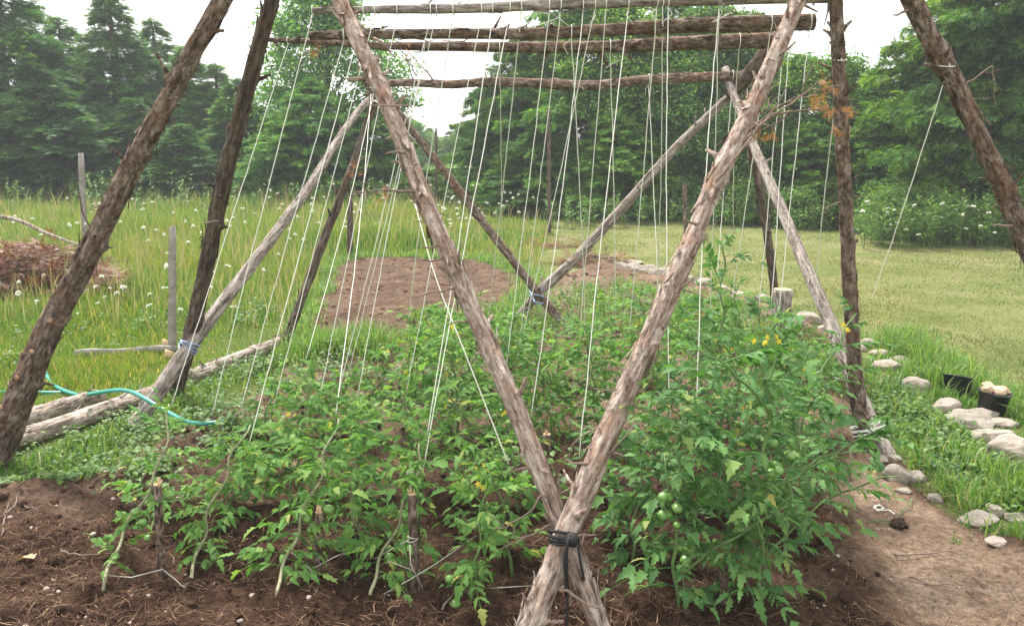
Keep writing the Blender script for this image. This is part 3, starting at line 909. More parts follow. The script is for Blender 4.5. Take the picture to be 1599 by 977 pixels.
for k, i, px, Y, ty, wd, lb in [
    ('cedar', 0, 815, 20.5, 45, .72, 'dark cedar forming the near edge of the sky gap'),
    ('cedar', 1, 775, 22, 120, .62, 'short dark cedar at the edge of the sky gap'),
    ('cedar', 2, 890, 20, -40, .9, 'tall cedar behind the middle of the rails'),
    ('broad', 1, 960, 19.5, 5, .75, 'leafy tree behind the middle strings'),
    ('cedar', 3, 1040, 20, -15, .85, 'tall cedar behind the lowest rail'),
    ('broad', 0, 1100, 19, 0, .72, 'leafy tree behind the thin diagonal back pole'),
    ('cedar', 1, 1160, 19.5, 15, .7, 'cedar behind the top of the front bark pole'),
    ('cedar', 0, 960, 17.8, 170, .6, 'low cedar standing forward at the lawn edge'),
    ('cedar', 3, 845, 18.5, 190, .6, 'low dark cedar behind the thin far post'),
    ('broad', 1, 1235, 18, 90, .72, 'leafy tree topping out beside the twig of rusty needles'),
    ('broad', 0, 1300, 18, 85, .62, 'leafy tree directly behind the upright pole'),
    ('cedar', 2, 1360, 17, 125, .62, 'cedar in the dip of the tree line'),
    ('cedar', 3, 1400, 16, 150, .6, 'lower cedar in front of the dip in the tree line'),
    ('cedar', 0, 1475, 15.5, -60, .85, 'tall cedar behind the loose guy string'),
    ('cedar', 1, 1560, 15, -180, .95, 'tall cedar behind the sloping thick pole'),
    ('cedar', 2, 1660, 14.6, -220, .95, 'tall cedar at the end of the lawn tree row'),
    ('broad', 1, 1140, 17.5, 160, .6, 'low leafy tree beneath the knot of back poles'),
    ('cedar', 1, 1265, 16.5, 190, .55, 'low cedar at the lawn edge between the back poles'),
    ('cedar', 3, 1760, 14.5, -200, .95, 'cedar beyond the end of the lawn tree row'),
]:
    tree(k, i, px, Y, topH(ty, Y), wd, lb, RT)
SH = 'shrubs at the lawn edge'
for j, (px, Y, H, wd) in enumerate([(880, 19, .8, .9), (1060, 17.2, .8, .8), (1165, 16.4, .9, 1.0), (1255, 15.6, .7, .8), (1395, 14.3, .9, .8), (1470, 13.9, .8, .7), (1590, 13.4, .9, .8)]):
    tree('shrub', j % 2, px, Y, H, wd * .8, ORD[j] + ' low shrub along the foot of the lawn trees, counting from the gap', SH)

# tall weeds in front of the trees
mb = MB()
def tall_weeds(n, px0, px1, y0, y1, h0, h1):
    for _ in range(n):
        Y = y0 + (y1 - y0) * rng.random(); x = at(px0 + (px1 - px0) * rng.random(), 340, Y)[0]
        h = h0 + (h1 - h0) * rng.random()
        b = np.array([x, Y, float(base_h(x, Y)) - .02])
        top = b + [rng.normal(0, .1), rng.normal(0, .1), h]
        mb.tube(np.linspace(b, top, 3), [.006, .005, .003], 3, False)
        m = int(16 + 14 * h)
        f = .2 + .8 * rng.random(m)
        p = b + (top - b) * f[:, None]
        a = rng.random(m) * 6.283
        mb.inst(NARROW, p, frames(np.stack([np.cos(a), np.sin(a), .35 + .4 * rng.random(m)], 1), (0, 0, 1), (.1 + .1 * rng.random(m)) * (1.2 - .5 * f)))
tall_weeds(300, 1350, 1680, 12.6, 14.2, .35, .85)
tall_weeds(200, 860, 1350, 15.4, 19, .3, .7)
tall_weeds(220, -150, 640, 17, 20, .4, .95)
tall_weeds(60, 640, 870, 19, 24, .3, .7)
obj('tall_weeds', mb.mesh('tall_weeds', M['shrub']), kind='stuff', label='tall green weeds growing in front of the trees', cat='weeds')

# low broad-leaved weeds in and round the bed
mb = MB()
def low_weeds(poly, n, per, s0, s1, hmax=.1):
    P = np.array(gp(poly))
    x = P[:, 0].min() + rng.random(n * 5) * np.ptp(P[:, 0]); y = P[:, 1].min() + rng.random(n * 5) * np.ptp(P[:, 1])
    k = poly_sd(x, y, P) > 0
    k &= rng.random(len(x)) < sstep(.35, .6, fbm(x * 1.7, y * 1.7, 81, 3)) + .1
    x, y = x[k][:n], y[k][:n]
    x = np.repeat(x, per) + rng.normal(0, .045, len(x) * per); y = np.repeat(y, per) + rng.normal(0, .045, len(y) * per)
    z = hz(x, y) + rng.random(len(x)) * hmax
    m = len(x)
    a = rng.random(m) * 6.283
    mb.inst(OVATE, np.stack([x, y, z], 1), frames(np.stack([np.cos(a), np.sin(a), rng.normal(.1, .35, m)], 1), np.array([0, 0, 1.0]) + rng.normal(0, .3, (m, 3)), s0 + (s1 - s0) * rng.random(m)))
low_weeds([(60, 745), (215, 700), (330, 650), (400, 600), (440, 560), (300, 600), (180, 660), (80, 690), (-40, 745), (-40, 770)], 300, 9, .014, .036)
low_weeds([(-60, 690), (120, 700), (225, 690), (210, 720), (120, 770), (-60, 775)], 260, 9, .015, .035, .04)
low_weeds([(150, 760), (330, 660), (430, 600), (520, 570), (560, 620), (400, 720), (230, 800)], 240, 7, .02, .05)
low_weeds([(450, 560), (760, 490), (900, 470), (1100, 480), (1330, 560), (1330, 660), (1000, 660), (700, 680), (520, 660)], 520, 9, .02, .045, .12)
low_weeds([(640, 560), (1250, 560), (1260, 760), (900, 800), (500, 760)], 170, 7, .025, .06, .1)
low_weeds([(1350, 640), (1440, 745), (1600, 840), (1700, 800), (1560, 740), (1400, 600)], 240, 8, .02, .05, .08)
low_weeds([(-100, 600), (280, 540), (440, 500), (420, 480), (100, 500), (-100, 520)], 130, 8, .02, .05, .14)
obj('low_weeds', mb.mesh('low_weeds', M['weed_leaf']), kind='stuff', label='small broad-leaved weeds', cat='weeds')

# white wild flowers
def lace(seed):
    r = np.random.default_rng(seed)
    root = obj('wildflower', None)
    b = MB()
    top = np.array([.03, .02, .42])
    b.tube(np.array([(0, 0, -.02), (.01, .0, .2), top]), [.003, .0025, .002], 4, False)
    h = MB()
    for i in range(46):
        a, rr = r.random() * 6.283, .05 * math.sqrt(r.random())
        p = top + [rr * math.cos(a), rr * math.sin(a), .016 - 6 * rr * rr + r.normal(0, .006)]
        s = .006 + .004 * r.random()
        n_ = r.normal(0, .3, 2)
        h.add([p + [-s, -s, n_[0] * s], p + [s, -s, n_[1] * s], p + [s, s, -n_[0] * s], p + [-s, s, -n_[1] * s]], [(0, 1, 2, 3)])
    for i in range(8):
        a = i * .785
        b.tube(np.array([top - [0, 0, .025], top + [.035 * math.cos(a), .035 * math.sin(a), .008]]), .0012, 3, False)
    obj('stem', b.mesh('stem', M['stem']), root)
    obj('flower_head', h.mesh('flower_head', M['flower_white']), root)
    return root
LACE = [lace(i) for i in range(3)]
LACE_USED = [False] * 3
def put_lace(x, y, h, s, label, group):
    k = random.randrange(3)
    o = LACE[k] if not LACE_USED[k] else copy_tree(LACE[k])
    LACE_USED[k] = True
    o.location = (float(x), float(y), float(base_h(x, y)))
    o.rotation_euler = (rng.normal(0, .2), rng.normal(0, .2), random.random() * 6.28)
    o.scale = (s, s, h / .42)
    o['label'] = label; o['category'] = 'wildflower'; o['group'] = group
n = 0
while n < 215:
    Y = 6.6 * (22 / 6.6) ** random.random()
    px = -30 + 900 * random.random()
    x = at(px, 350, Y)[0]
    if poly_sd(np.array([x]), np.array([Y]), MEADOW)[0] < .3 or in_bed(np.array([x]), np.array([Y]))[0] > -.2: continue
    if random.random() > .25 + .75 * float(vnoise(x * .5, Y * .3, 91)) + (.3 if px > 430 else -.1): continue
    put_lace(x, Y, (.3 + .3 * random.random()) * (.75 if Y < 9 else 1.1), .18 + .26 * random.random() + .014 * Y,
             'small flat white wildflower scattered through the long meadow grass', 'white meadow flowers')
    n += 1
for i in range(46):
    Y = 11.8 + 2.2 * random.random(); x = at(1360 + 280 * random.random(), 360, Y)[0]
    put_lace(x, Y, .25 + .5 * random.random(), .4 + .4 * random.random(), 'small white wildflower in the weeds between lawn and cedars', 'white flowers at the lawn edge')

# ------------------------------------------------------------------ poles
POLES = {}
def PL(o): return POLES[o['label']]
def polyline(pts):                        # [(px, py)], end depths -> straight-ish 3-D path (inverse depth runs evenly along it)
    pix, Y0, Y1 = pts
    pix = np.array(pix, float)
    s = np.concatenate([[0], np.cumsum(np.hypot(*np.diff(pix, axis=0).T))])
    s /= s[-1]
    return np.array([at(a, b, 1 / ((1 - t) / Y0 + t / Y1)) for (a, b), t in zip(pix, s)])

def smooth_path(P, step):
    P = np.asarray(P, float)
    s = np.concatenate([[0], np.cumsum(np.linalg.norm(np.diff(P, axis=0), axis=1))])
    n = max(3, int(s[-1] / step) + 1)
    t = np.linspace(0, s[-1], n)
    Q = np.stack([np.interp(t, s, P[:, k]) for k in range(3)], 1)
    kk = max(1, int(.12 / step))
    if n > 4 * kk:
        pad = np.concatenate([2 * Q[0] - Q[kk:0:-1], Q, 2 * Q[-1] - Q[-2:-kk - 2:-1]])
        ker = np.ones(2 * kk + 1) / (2 * kk + 1)
        Q = np.stack([np.convolve(pad[:, k], ker, 'valid') for k in range(3)], 1)
    return Q, t / s[-1]

def pole(name, P, radii, mat, seed, label, cat, group=None, nst=6, nfl=30, knots=7, rough=.10, step=.022, sides=18, kind=None, stubmat=None, flk=1.0, stl=1.0):
    r = np.random.default_rng(seed)
    Q, t = smooth_path(P, step)
    n = len(Q)
    rad = np.interp(t, np.linspace(0, 1, len(radii)), radii)
    ax = Q[-1] - Q[0]
    rot = Vector(ax).to_track_quat('Z', 'Y')
    Mx = Matrix.Translation(Vector(Q[0])) @ rot.to_matrix().to_4x4()
    Rm = np.array(rot.to_matrix())
    L = (Q - Q[0]) @ Rm                   # local path
    th = np.arange(sides) * 2 * np.pi / sides
    kn = [(r.random() * L[-1, 2], r.random() * 6.283, (.10 + .42 * r.random() ** 1.6), .02 + .025 * r.random()) for _ in range(knots)]
    zz = L[:, 2]
    A, Zg = np.meshgrid(th, zz)
    ca, sa = np.cos(A), np.sin(A)
    rel = 1 + rough * 2 * (.5 * (vnoise(ca * 2.2 + seed, Zg * 3 + sa * 2.2, seed) - .5) + .6 * (vnoise(ca * 5 + sa * 7 + seed, Zg * 6, seed + 1) - .5)
                           + .6 * (vnoise(A * sides / 6.2832, Zg * 11, seed + 2) - .5))
    for kz, ka, kh, kw in kn:
        da = np.angle(np.exp(1j * (A - ka)))
        rel += kh * np.exp(-((Zg - kz) / kw) ** 2 - (da / .55) ** 2)
    W = np.stack([L[:, 0][:, None] + rad[:, None] * rel * ca, L[:, 1][:, None] + rad[:, None] * rel * sa, np.broadcast_to(zz[:, None], A.shape)], 2).reshape(-1, 3)
    i, j = np.meshgrid(np.arange(n - 1), np.arange(sides), indexing='ij')
    i, j = i.ravel(), j.ravel()
    q = np.stack([i * sides + j, i * sides + (j + 1) % sides, (i + 1) * sides + (j + 1) % sides, (i + 1) * sides + j], 1)
    W = np.concatenate([W, L[:1], L[-1:]])
    tr = []
    for k in range(sides):
        tr += [(n * sides, (k + 1) % sides, k), (n * sides + 1, (n - 1) * sides + k, (n - 1) * sides + (k + 1) % sides)]
    def surf(z, a, k=1.0):
        rr = np.interp(z, zz, rad)
        c = np.array([np.interp(z, zz, L[:, 0]), np.interp(z, zz, L[:, 1]), z])
        return c + k * rr * np.array([math.cos(a), math.sin(a), 0])
    fb = MB()
    for _ in range(nfl):
        z, a = r.random() * zz[-1], r.random() * 6.283
        ln, wd = (.02 + .10 * r.random() ** 1.5) * flk, .004 + .012 * r.random()
        dn = 1 if r.random() < .6 else -1
        lift = .008 + .026 * r.random() ** 1.5
        tw_ = r.normal(0, .25)
        pts = []
        for s in (0, .5, 1):
            c = surf(np.clip(z + dn * ln * s, 0, zz[-1]), a + tw_ * s, 1.04)
            nrm = np.array([math.cos(a), math.sin(a), 0]); tg = np.array([-math.sin(a), math.cos(a), 0])
            c = c + nrm * lift * s * s
            ww = wd * (1 - .65 * s)
            pts += [c - tg * ww, c + nrm * .003, c + tg * ww]
        fb.add(pts, [(0, 1, 4, 3), (1, 2, 5, 4), (3, 4, 7, 6), (4, 5, 8, 7)])
    if nfl:
        q = np.concatenate([q] + [f_ + len(W) for f_ in fb.Q]); W = np.concatenate([W] + fb.V)
    o = obj(name, mesh(name, W, q, tr, mat, True), None, label=label, cat=cat, group=group, kind=kind)
    o.matrix_world = Mx
    for k in range(nst):
        z = (k + r.random()) / nst * zz[-1]
        a = r.random() * 6.283
        if k < len(kn): a = kn[k][1]; z = kn[k][0]
        sb = MB()
        ln = (.025 + .06 * r.random() ** 2) * stl
        d = np.array([math.cos(a), math.sin(a), .35 + .4 * r.random()])
        p0 = surf(z, a, .8)
        r0 = .0045 + .006 * r.random()
        pts = np.array([p0 + d * ln * s + r.normal(0, .002, 3) for s in (0, .5, 1)])
        sb.tube(pts, [r0 * 1.5, r0, r0 * .7], 6)
        obj('branch_stub', sb.mesh('branch_stub', stubmat or mat), o)
    POLES[label] = (o, Q, rad)
    return o

def twig_on(o, pts, r0, needles=None, nmat='rust_needle', nsize=.036, nn=12, branches=0, seed=0):
    """a side branch belonging to a pole; pts in metres"""
    r = np.random.default_rng(seed)
    Mi = np.array(o.matrix_world.inverted())
    loc = lambda P: np.asarray(P) @ Mi[:3, :3].T + Mi[:3, 3]
    b = MB()
    Q, t = smooth_path(pts, .02)
    Q = Q + r.normal(0, .0025, Q.shape)
    b.tube(loc(Q), np.linspace(r0, r0 * .35, len(Q)), 5)
    for k in range(branches):
        i = int(len(Q) * (.25 + .7 * r.random()))
        i = min(i, len(Q) - 2)
        d = Q[i + 1] - Q[i]; d /= np.linalg.norm(d) + 1e-9
        e = d + r.normal(0, .7, 3); e /= np.linalg.norm(e)
        ln = .04 + .1 * r.random()
        b.tube(loc(np.array([Q[i] + e * ln * s + r.normal(0, .003, 3) for s in (0, .33, .66, 1)])), np.linspace(r0 * .5, r0 * .2, 4), 4)
    tw = obj('twig', b.mesh('twig', M['twig'], True), o)
    for c in (needles or []):
        nb = MB()
        f = r.normal(0, 1, (nn, 3)); f[:, 2] -= .6
        for k in range(3):
            m = np.arange(nn) % 3 == k
            nb.inst(DEADS[k], loc(np.array(c) + r.normal(0, nsize * .18, (m.sum(), 3))), frames(f[m] @ Mi[:3, :3].T, r.normal(0, 1, (m.sum(), 3)), nsize * (.6 + .6 * r.random(m.sum()))))
        obj('dead_needles', nb.mesh('dead_needles', M[nmat]), tw)
    return tw

PG = 'bark poles of the trellis'
P2 = pole('wooden_pole', polyline(([(803, 1030), (835, 960), (877, 850), (921, 740), (965, 640), (1010, 540), (1050, 450), (1090, 350), (1127, 265), (1166, 185), (1207, 95), (1247, 0), (1320, -180)], 2.30, 3.92)),
          [.038, .0365, .0345, .033, .0315, .0305, .03, .029, .028, .027], M['bark_front'], 1, 'thick peeling pole leaning over the tomatoes, in front at the black cord crossing', 'pole', PG, 26, 240, 15, .14, .014, 30, stl=1.15)
P1 = pole('wooden_pole', polyline(([(957, 1030), (935, 977), (905, 890), (875, 815), (832, 705), (790, 602), (740, 490), (700, 400), (655, 292), (602, 155), (548, 42), (530, 0), (458, -180)], 2.42, 3.98)),
          [.031, .031, .0305, .0305, .0305, .0305, .03, .028], M['bark_front'], 2, 'peeling bark pole slanting behind the front one, tied by the black cord', 'pole', PG, 24, 200, 13, .14, .014, 28, stl=1.15)
PA = pole('wooden_pole', polyline(([(-16, 735), (20, 645), (75, 515), (130, 412), (190, 290), (250, 180), (302, 80), (347, 0), (440, -180)], 4.08, 3.86)),
          [.072, .064, .055, .049, .045, .042, .039, .036, .033], M['bark_brown'], 3, 'thickest dark brown pole with knots, standing at the ends of the logs', 'pole', PG, 22, 160, 20, .16, .016, 26, stl=1.2)
_, Qa, ra = PL(PA)
for px, py in ((38, 557), (40, 583), (26, 597), (17, 630), (62, 545), (88, 500)):
    i = int(np.argmin([abs(proj(p)[1] - py) for p in Qa]))
    cpx = proj(Qa[i])[0]
    k_ = (px - cpx) / (F * ra[i] / Qa[i][1])
    k_ = float(np.clip(k_, -.85, .85))
    nrm = np.array([k_, -math.sqrt(1 - k_ * k_), .12])
    b = MB()
    p0 = Qa[i] + nrm * ra[i] * .7
    e = Qa[i] + nrm * (ra[i] * 1.12 + .006)
    b.tube(np.array([p0, (p0 + e) / 2, e]), [.024, .019, .015], 12)
    Mi = Matrix(np.array(PA.matrix_world.inverted()).tolist())
    me = b.mesh('branch_knot', M['bark_brown'], True); me.transform(Mi)
    ko = obj('branch_knot', me, PA)
    b = MB()
    b.tube(np.array([e - nrm * .002, e + nrm * .0015]), [.0125, .012], 12)
    me = b.mesh('cut_face', M['cut_wood']); me.transform(Mi)
    obj('cut_face', me, ko)
PB = pole('wooden_pole', polyline(([(270, 626), (300, 520), (345, 300), (385, 140), (425, 0), (470, -180)], 5.28, 4.06)),
          [.047, .046, .044, .04, .036, .032], M['bark_dark'], 4, 'slim dark pole tied with blue rope to a smooth grey pole', 'pole', PG, 18, 90, 14, .14, .018, 18)
PC = pole('wooden_pole', polyline(([(206, 672), (290, 548), (350, 470), (430, 365), (480, 297), (530, 215), (560, 172), (588, 145)], 4.6, 6.9)),
          [.046, .044, .04, .036, .031, .028, .025], M['bark_grey'], 5, 'smooth pale grey pole lying low across the logs, tied with blue rope', 'pole', PG, 4, 14, 6, .06, .025, 16)
PD = pole('wooden_pole', polyline(([(440, 550), (470, 470), (505, 375), (545, 275), (585, 160)], 6.5, 7.0)),
          [.036, .034, .033, .030, .027], M['bark_dark'], 6, 'dark knobbly pole footed by the far end of the log', 'pole', PG, 8, 20, 8, .12, .025, 16)
PE = pole('wooden_pole', polyline(([(908, 540), (840, 458), (780, 380), (700, 275), (640, 200), (598, 140)], 6.75, 7.1)),
          [.034, .034, .033, .032, .03, .026], M['bark_brown'], 7, 'back pole sloping down from behind the peeling pole to the pale blue tie', 'pole', PG, 6, 16, 7, .1, .025, 16)
PF = pole('wooden_pole', polyline(([(796, 512), (838, 460), (905, 398), (980, 315), (1060, 225), (1140, 150)], 7.15, 6.8)),
          [.038, .042, .04, .036, .033, .03], M['bark_grey'], 8, 'thin grey back pole rising from the pale blue tie to the knot of poles', 'pole', PG, 8, 20, 9, .11, .025, 16)
PK = pole('wooden_pole', polyline(([(1140, 150), (1160, 125), (1185, 98), (1215, 62), (1240, 30)], 6.78, 6.4)),
          [.05, .055, .06, .055, .05], M['bark_dark'], 9, 'short dark pole end wedged at the knot of back poles', 'pole', PG, 4, 20, 4, .12, .025, 16)
PGp = pole('wooden_pole', polyline(([(1215, 520), (1207, 430), (1196, 350), (1180, 260), (1160, 190), (1146, 140)], 7.25, 7.0)),
           [.034, .035, .035, .034, .032, .03], M['bark_dark'], 10, 'thin dark rear pole standing against the cut stump post', 'pole', PG, 6, 14, 7, .1, .025, 16)
PH = pole('wooden_pole', polyline(([(1392, 722), (1350, 640), (1300, 510), (1262, 425), (1220, 325), (1180, 235), (1160, 185), (1142, 140), (1133, 108)], 4.13, 6.9)),
          [.043, .041, .038, .036, .034, .032, .03, .028], M['bark_grey'], 11, 'pale pole slanting down behind the upright one to the path edge', 'pole', PG, 5, 20, 7, .08, .025, 16)
PI = pole('wooden_pole', polyline(([(1348, 700), (1333, 560), (1326, 430), (1320, 300), (1312, 150), (1305, 0), (1297, -180)], 4.28, 3.95)),
          [.038, .036, .034, .033, .031, .029, .027], M['bark_brown'], 12, 'nearly upright brown pole tied with white twine at its foot', 'pole', PG, 18, 80, 12, .12, .018, 18)
PJ = pole('wooden_pole', polyline(([(1760, 735), (1680, 560), (1599, 372), (1545, 245), (1490, 130), (1422, 0), (1340, -180)], 3.95, 3.8)),
          [.048, .045, .042, .041, .040, .039, .037], M['bark_brown'], 13, 'thick knotty brown pole sloping out of frame over the lawn', 'pole', PG, 20, 140, 16, .14, .016, 24, stl=1.2)
RG = 'horizontal rails of the trellis'
R1 = pole('wooden_rail', polyline(([(488, 17), (600, 15), (720, 14), (850, 8), (1000, 2), (1190, -4), (1300, -6)], 4.02, 4.02)), [.014, .02, .023, .025, .028, .03], M['bark_grey'], 21, 'topmost rail of the trellis, half cut off by the frame top', 'rail', RG, 5, 25, 8, .07, .025, 16)
R2 = pole('wooden_rail', polyline(([(484, 56), (600, 53), (750, 53), (850, 53), (1000, 44), (1120, 38), (1271, 35)], 4.12, 4.12)), [.02, .022, .023, .026, .03, .036, .037], M['bark_brown'], 22, 'thick rail with a cut end sticking out past the front pole, second from top', 'rail', RG, 6, 50, 6, .07, .022, 18)
R3 = pole('wooden_rail', polyline(([(415, 62), (500, 66), (600, 72), (700, 73), (800, 74), (950, 74), (1100, 66), (1215, 63)], 4.5, 4.5)), [.011, .015, .02, .025, .028, .031, .036, .038], M['bark_brown'], 23, 'rail just under the thick one, thin at the dark slim pole', 'rail', RG, 6, 40, 6, .06, .022, 18)
R4 = pole('wooden_rail', polyline(([(570, 131), (650, 129), (700, 133), (760, 127), (850, 131), (930, 134), (1010, 124), (1090, 121), (1170, 117)], 6.88, 6.72)), [.026, .028, .032, .034, .036, .036, .036, .034], M['bark_brown'], 24, 'lowest rail, wavy and set back behind the others', 'rail', RG, 8, 40, 12, .1, .025, 16)

for o_, pts, r0, nd, br, sdv in [
    (P2, [at(1160, 212, 3.55), at(1215, 168, 3.5), at(1255, 148, 3.48), at(1280, 126, 3.46)], .006, [at(1284, 120, 3.46), at(1292, 134, 3.46)], 5, 1),
    (P2, [at(1150, 232, 3.52), at(1200, 185, 3.47), at(1250, 152, 3.45), at(1278, 150, 3.44)], .005, [at(1282, 148, 3.44), at(1276, 158, 3.44)], 4, 2),
    (P2, [at(1155, 225, 3.5), at(1200, 183, 3.48), at(1240, 174, 3.5), at(1306, 168, 3.5)], .006, [at(1296, 170, 3.5), at(1326, 172, 3.52), at(1308, 203, 3.52)], 4, 3),
    (P2, [at(1105, 300, 3.36), at(1140, 255, 3.38), at(1175, 212, 3.4), at(1190, 190, 3.4)], .007, [at(1185, 214, 3.4)], 3, 4),
    (P2, [at(1150, 235, 3.45), at(1185, 205, 3.45), at(1212, 190, 3.45)], .004, [at(1205, 208, 3.46)], 3, 5),
    (P2, [at(925, 728, 2.78), at(896, 722, 2.76), at(886, 717, 2.76)], .006, None, 0, 6),
    (P2, [at(945, 705, 2.8), at(960, 706, 2.78), at(974, 711, 2.78)], .008, None, 1, 7),
    (P2, [at(955, 650, 2.88), at(925, 672, 2.9), at(895, 690, 2.92), at(888, 712, 2.92)], .004, None, 0, 8),
    (P2, [at(985, 600, 2.93), at(950, 612, 2.92), at(928, 607, 2.92)], .004, None, 0, 9),
    (P2, [at(890, 838, 2.62), at(915, 834, 2.6), at(932, 833, 2.6)], .005, None, 0, 10),
    (P2, [at(870, 918, 2.55), at(892, 924, 2.5), at(900, 932, 2.5)], .008, None, 1, 11),
    (P2, [at(1095, 350, 3.25), at(1078, 348, 3.2), at(1066, 338, 3.2)], .008, None, 0, 12),
    (P2, [at(1050, 455, 3.1), at(1075, 440, 3.08), at(1092, 428, 3.08)], .006, None, 2, 13),
    (P1, [at(655, 300, 3.5), at(600, 297, 3.48), at(556, 300, 3.46)], .006, [at(600, 300, 3.47)], 5, 14),
    (P1, [at(640, 240, 3.55), at(618, 236, 3.5), at(601, 242, 3.48)], .009, None, 0, 15),
    (P1, [at(700, 398, 3.3), at(672, 408, 3.27), at(655, 405, 3.26)], .006, None, 1, 16),
    (P1, [at(690, 380, 3.33), at(672, 388, 3.3), at(658, 386, 3.3)], .006, None, 0, 17),
    (P1, [at(715, 450, 3.23), at(690, 456, 3.2), at(664, 458, 3.2)], .005, None, 1, 18),
    (P1, [at(722, 425, 3.25), at(715, 400, 3.22), at(722, 375, 3.22)], .005, None, 1, 19),
    (P1, [at(640, 165, 3.7), at(600, 164, 3.66), at(562, 164, 3.64)], .004, None, 0, 20),
    (P1, [at(612, 165, 3.7), at(632, 150, 3.68), at(642, 134, 3.68)], .004, None, 1, 21),
    (P1, [at(575, 120, 3.75), at(555, 123, 3.72), at(530, 124, 3.7)], .003, None, 1, 22),
    (P1, [at(735, 500, 3.1), at(715, 502, 3.1), at(700, 506, 3.1)], .005, None, 0, 23),
    (P1, [at(832, 728, 2.85), at(812, 732, 2.84), at(795, 738, 2.84)], .007, None, 0, 24),
    (P1, [at(850, 770, 2.8), at(825, 800, 2.78), at(790, 822, 2.78), at(770, 826, 2.78)], .004, None, 1, 25),
    (P1, [at(870, 812, 2.74), at(840, 830, 2.73), at(800, 842, 2.72), at(805, 825, 2.72)], .005, None, 1, 26),
    (P1, [at(650, 120, 3.8), at(640, 95, 3.8), at(625, 72, 3.8)], .003, [at(640, 80, 3.8)], 3, 27),
    (P1, [at(585, 60, 3.84), at(600, 70, 3.8), at(616, 90, 3.8)], .006, None, 1, 28),
    (PD, [at(548, 280, 6.9), at(555, 262, 6.85), at(560, 250, 6.82)], .012, [at(548, 270, 6.8), at(562, 272, 6.82), at(553, 256, 6.8)], 2, 29),
    (R4, [at(680, 130, 6.85), at(660, 105, 6.8), at(640, 85, 6.8)], .008, [at(650, 90, 6.8)], 4, 30),
    (R4, [at(645, 130, 6.85), at(640, 105, 6.8), at(632, 80, 6.8)], .006, [at(700, 100, 6.8), at(672, 96, 6.8)], 3, 31),
    (R3, [at(500, 66, 4.5), at(495, 76, 4.48), at(488, 85, 4.48)], .004, [at(487, 80, 4.48), at(497, 70, 4.48)], 2, 32),
    (PJ, [at(1498, 140, 3.85), at(1525, 120, 3.82), at(1550, 100, 3.82), at(1553, 150, 3.82), at(1555, 165, 3.82)], .004, None, 2, 33),
    (PJ, [at(1505, 153, 3.85), at(1530, 155, 3.82), at(1553, 152, 3.82)], .003, None, 0, 34),
    (PJ, [at(1425, 12, 3.83), at(1410, 20, 3.82), at(1392, 24, 3.82)], .009, None, 0, 35),
    (PJ, [at(1585, 352, 3.9), at(1566, 353, 3.88), at(1552, 351, 3.88)], .009, None, 0, 36),
    (PI, [at(1325, 315, 4.1), at(1300, 318, 4.08), at(1288, 328, 4.08)], .005, None, 2, 37),
    (PI, [at(1325, 310, 4.1), at(1335, 305, 4.08), at(1346, 310, 4.08)], .007, None, 0, 38),
    (PB, [at(345, 345, 4.65), at(332, 345, 4.6), at(322, 350, 4.6)], .012, None, 0, 39),
    (PB, [at(405, 90, 4.15), at(394, 80, 4.13), at(386, 66, 4.13)], .006, None, 1, 40),
    (PF, [at(900, 400, 7), at(890, 410, 6.95), at(880, 405, 6.95)], .012, None, 0, 41),
    (PF, [at(880, 425, 7), at(892, 432, 6.95), at(902, 431, 6.95)], .014, None, 0, 42),
    (PH, [at(1170, 200, 6.3), at(1190, 175, 6.3), at(1215, 150, 6.3)], .008, None, 2, 43),
]:
    _, Qp, rp = PL(o_)
    pp0 = proj(pts[0])
    ii = int(np.argmin([np.hypot(proj(p)[0] - pp0[0], proj(p)[1] - pp0[1]) for p in Qp]))
    sh = (Qp[ii][1] - .4 * rp[ii]) - pts[0][1]          # start the twig in its pole
    mv = lambda p: at(*proj(p), p[1] + sh)
    pts = [mv(p) for p in pts]; nd = [mv(p) for p in nd] if nd else None
    twig_on(o_, np.array(pts), r0, nd, branches=br, seed=sdv)

# ------------------------------------------------------------------ lashings
def ring_around(mb, o_a, o_b, px, py, rope, turns, pad, seed, kind=0):
    r = np.random.default_rng(seed)
    def near(lbl):
        o, Q, rad = lbl
        d = [abs(proj(p)[1] - py) for p in Q]
        i = int(np.argmin(d)); i = min(max(i, 1), len(Q) - 2)
        t = Q[i + 1] - Q[i - 1]
        return Q[i], rad[i], t / np.linalg.norm(t)
    ca, ra, ta = near(o_a); cb, rb, tb_ = near(o_b)
    ax = ta + tb_ * np.sign(np.dot(ta, tb_)); ax /= np.linalg.norm(ax)
    dv = cb - ca; dv = dv - ax * np.dot(dv, ax)
    dist = np.linalg.norm(dv); u = dv / (dist + 1e-9); v = np.cross(ax, u)
    c = (ca + cb) / 2
    for k in range(turns):
        pts = []
        tilt1, tilt2 = r.normal(0, .12), r.normal(0, .12)
        sh = (k - (turns - 1) / 2) * rope * 2.1
        for a in np.linspace(0, 6.283, 29):
            du, dvv = math.cos(a), math.sin(a)
            # support function of the two discs
            h1 = -dist / 2 * du + ra; h2 = dist / 2 * du + rb
            p = c + (u * du * 1 + v * dvv) * 0
            if h2 >= h1: p = c + u * dist / 2 + (u * du + v * dvv) * (rb + pad)
            else: p = c - u * dist / 2 + (u * du + v * dvv) * (ra + pad)
            p = p + ax * (sh + tilt1 * np.dot(p - c, u) + tilt2 * np.dot(p - c, v)) + r.normal(0, .0012, 3)
            pts.append(p)
        mb.tube(np.array(pts), rope, 6, False)
    return c, ax, u, v

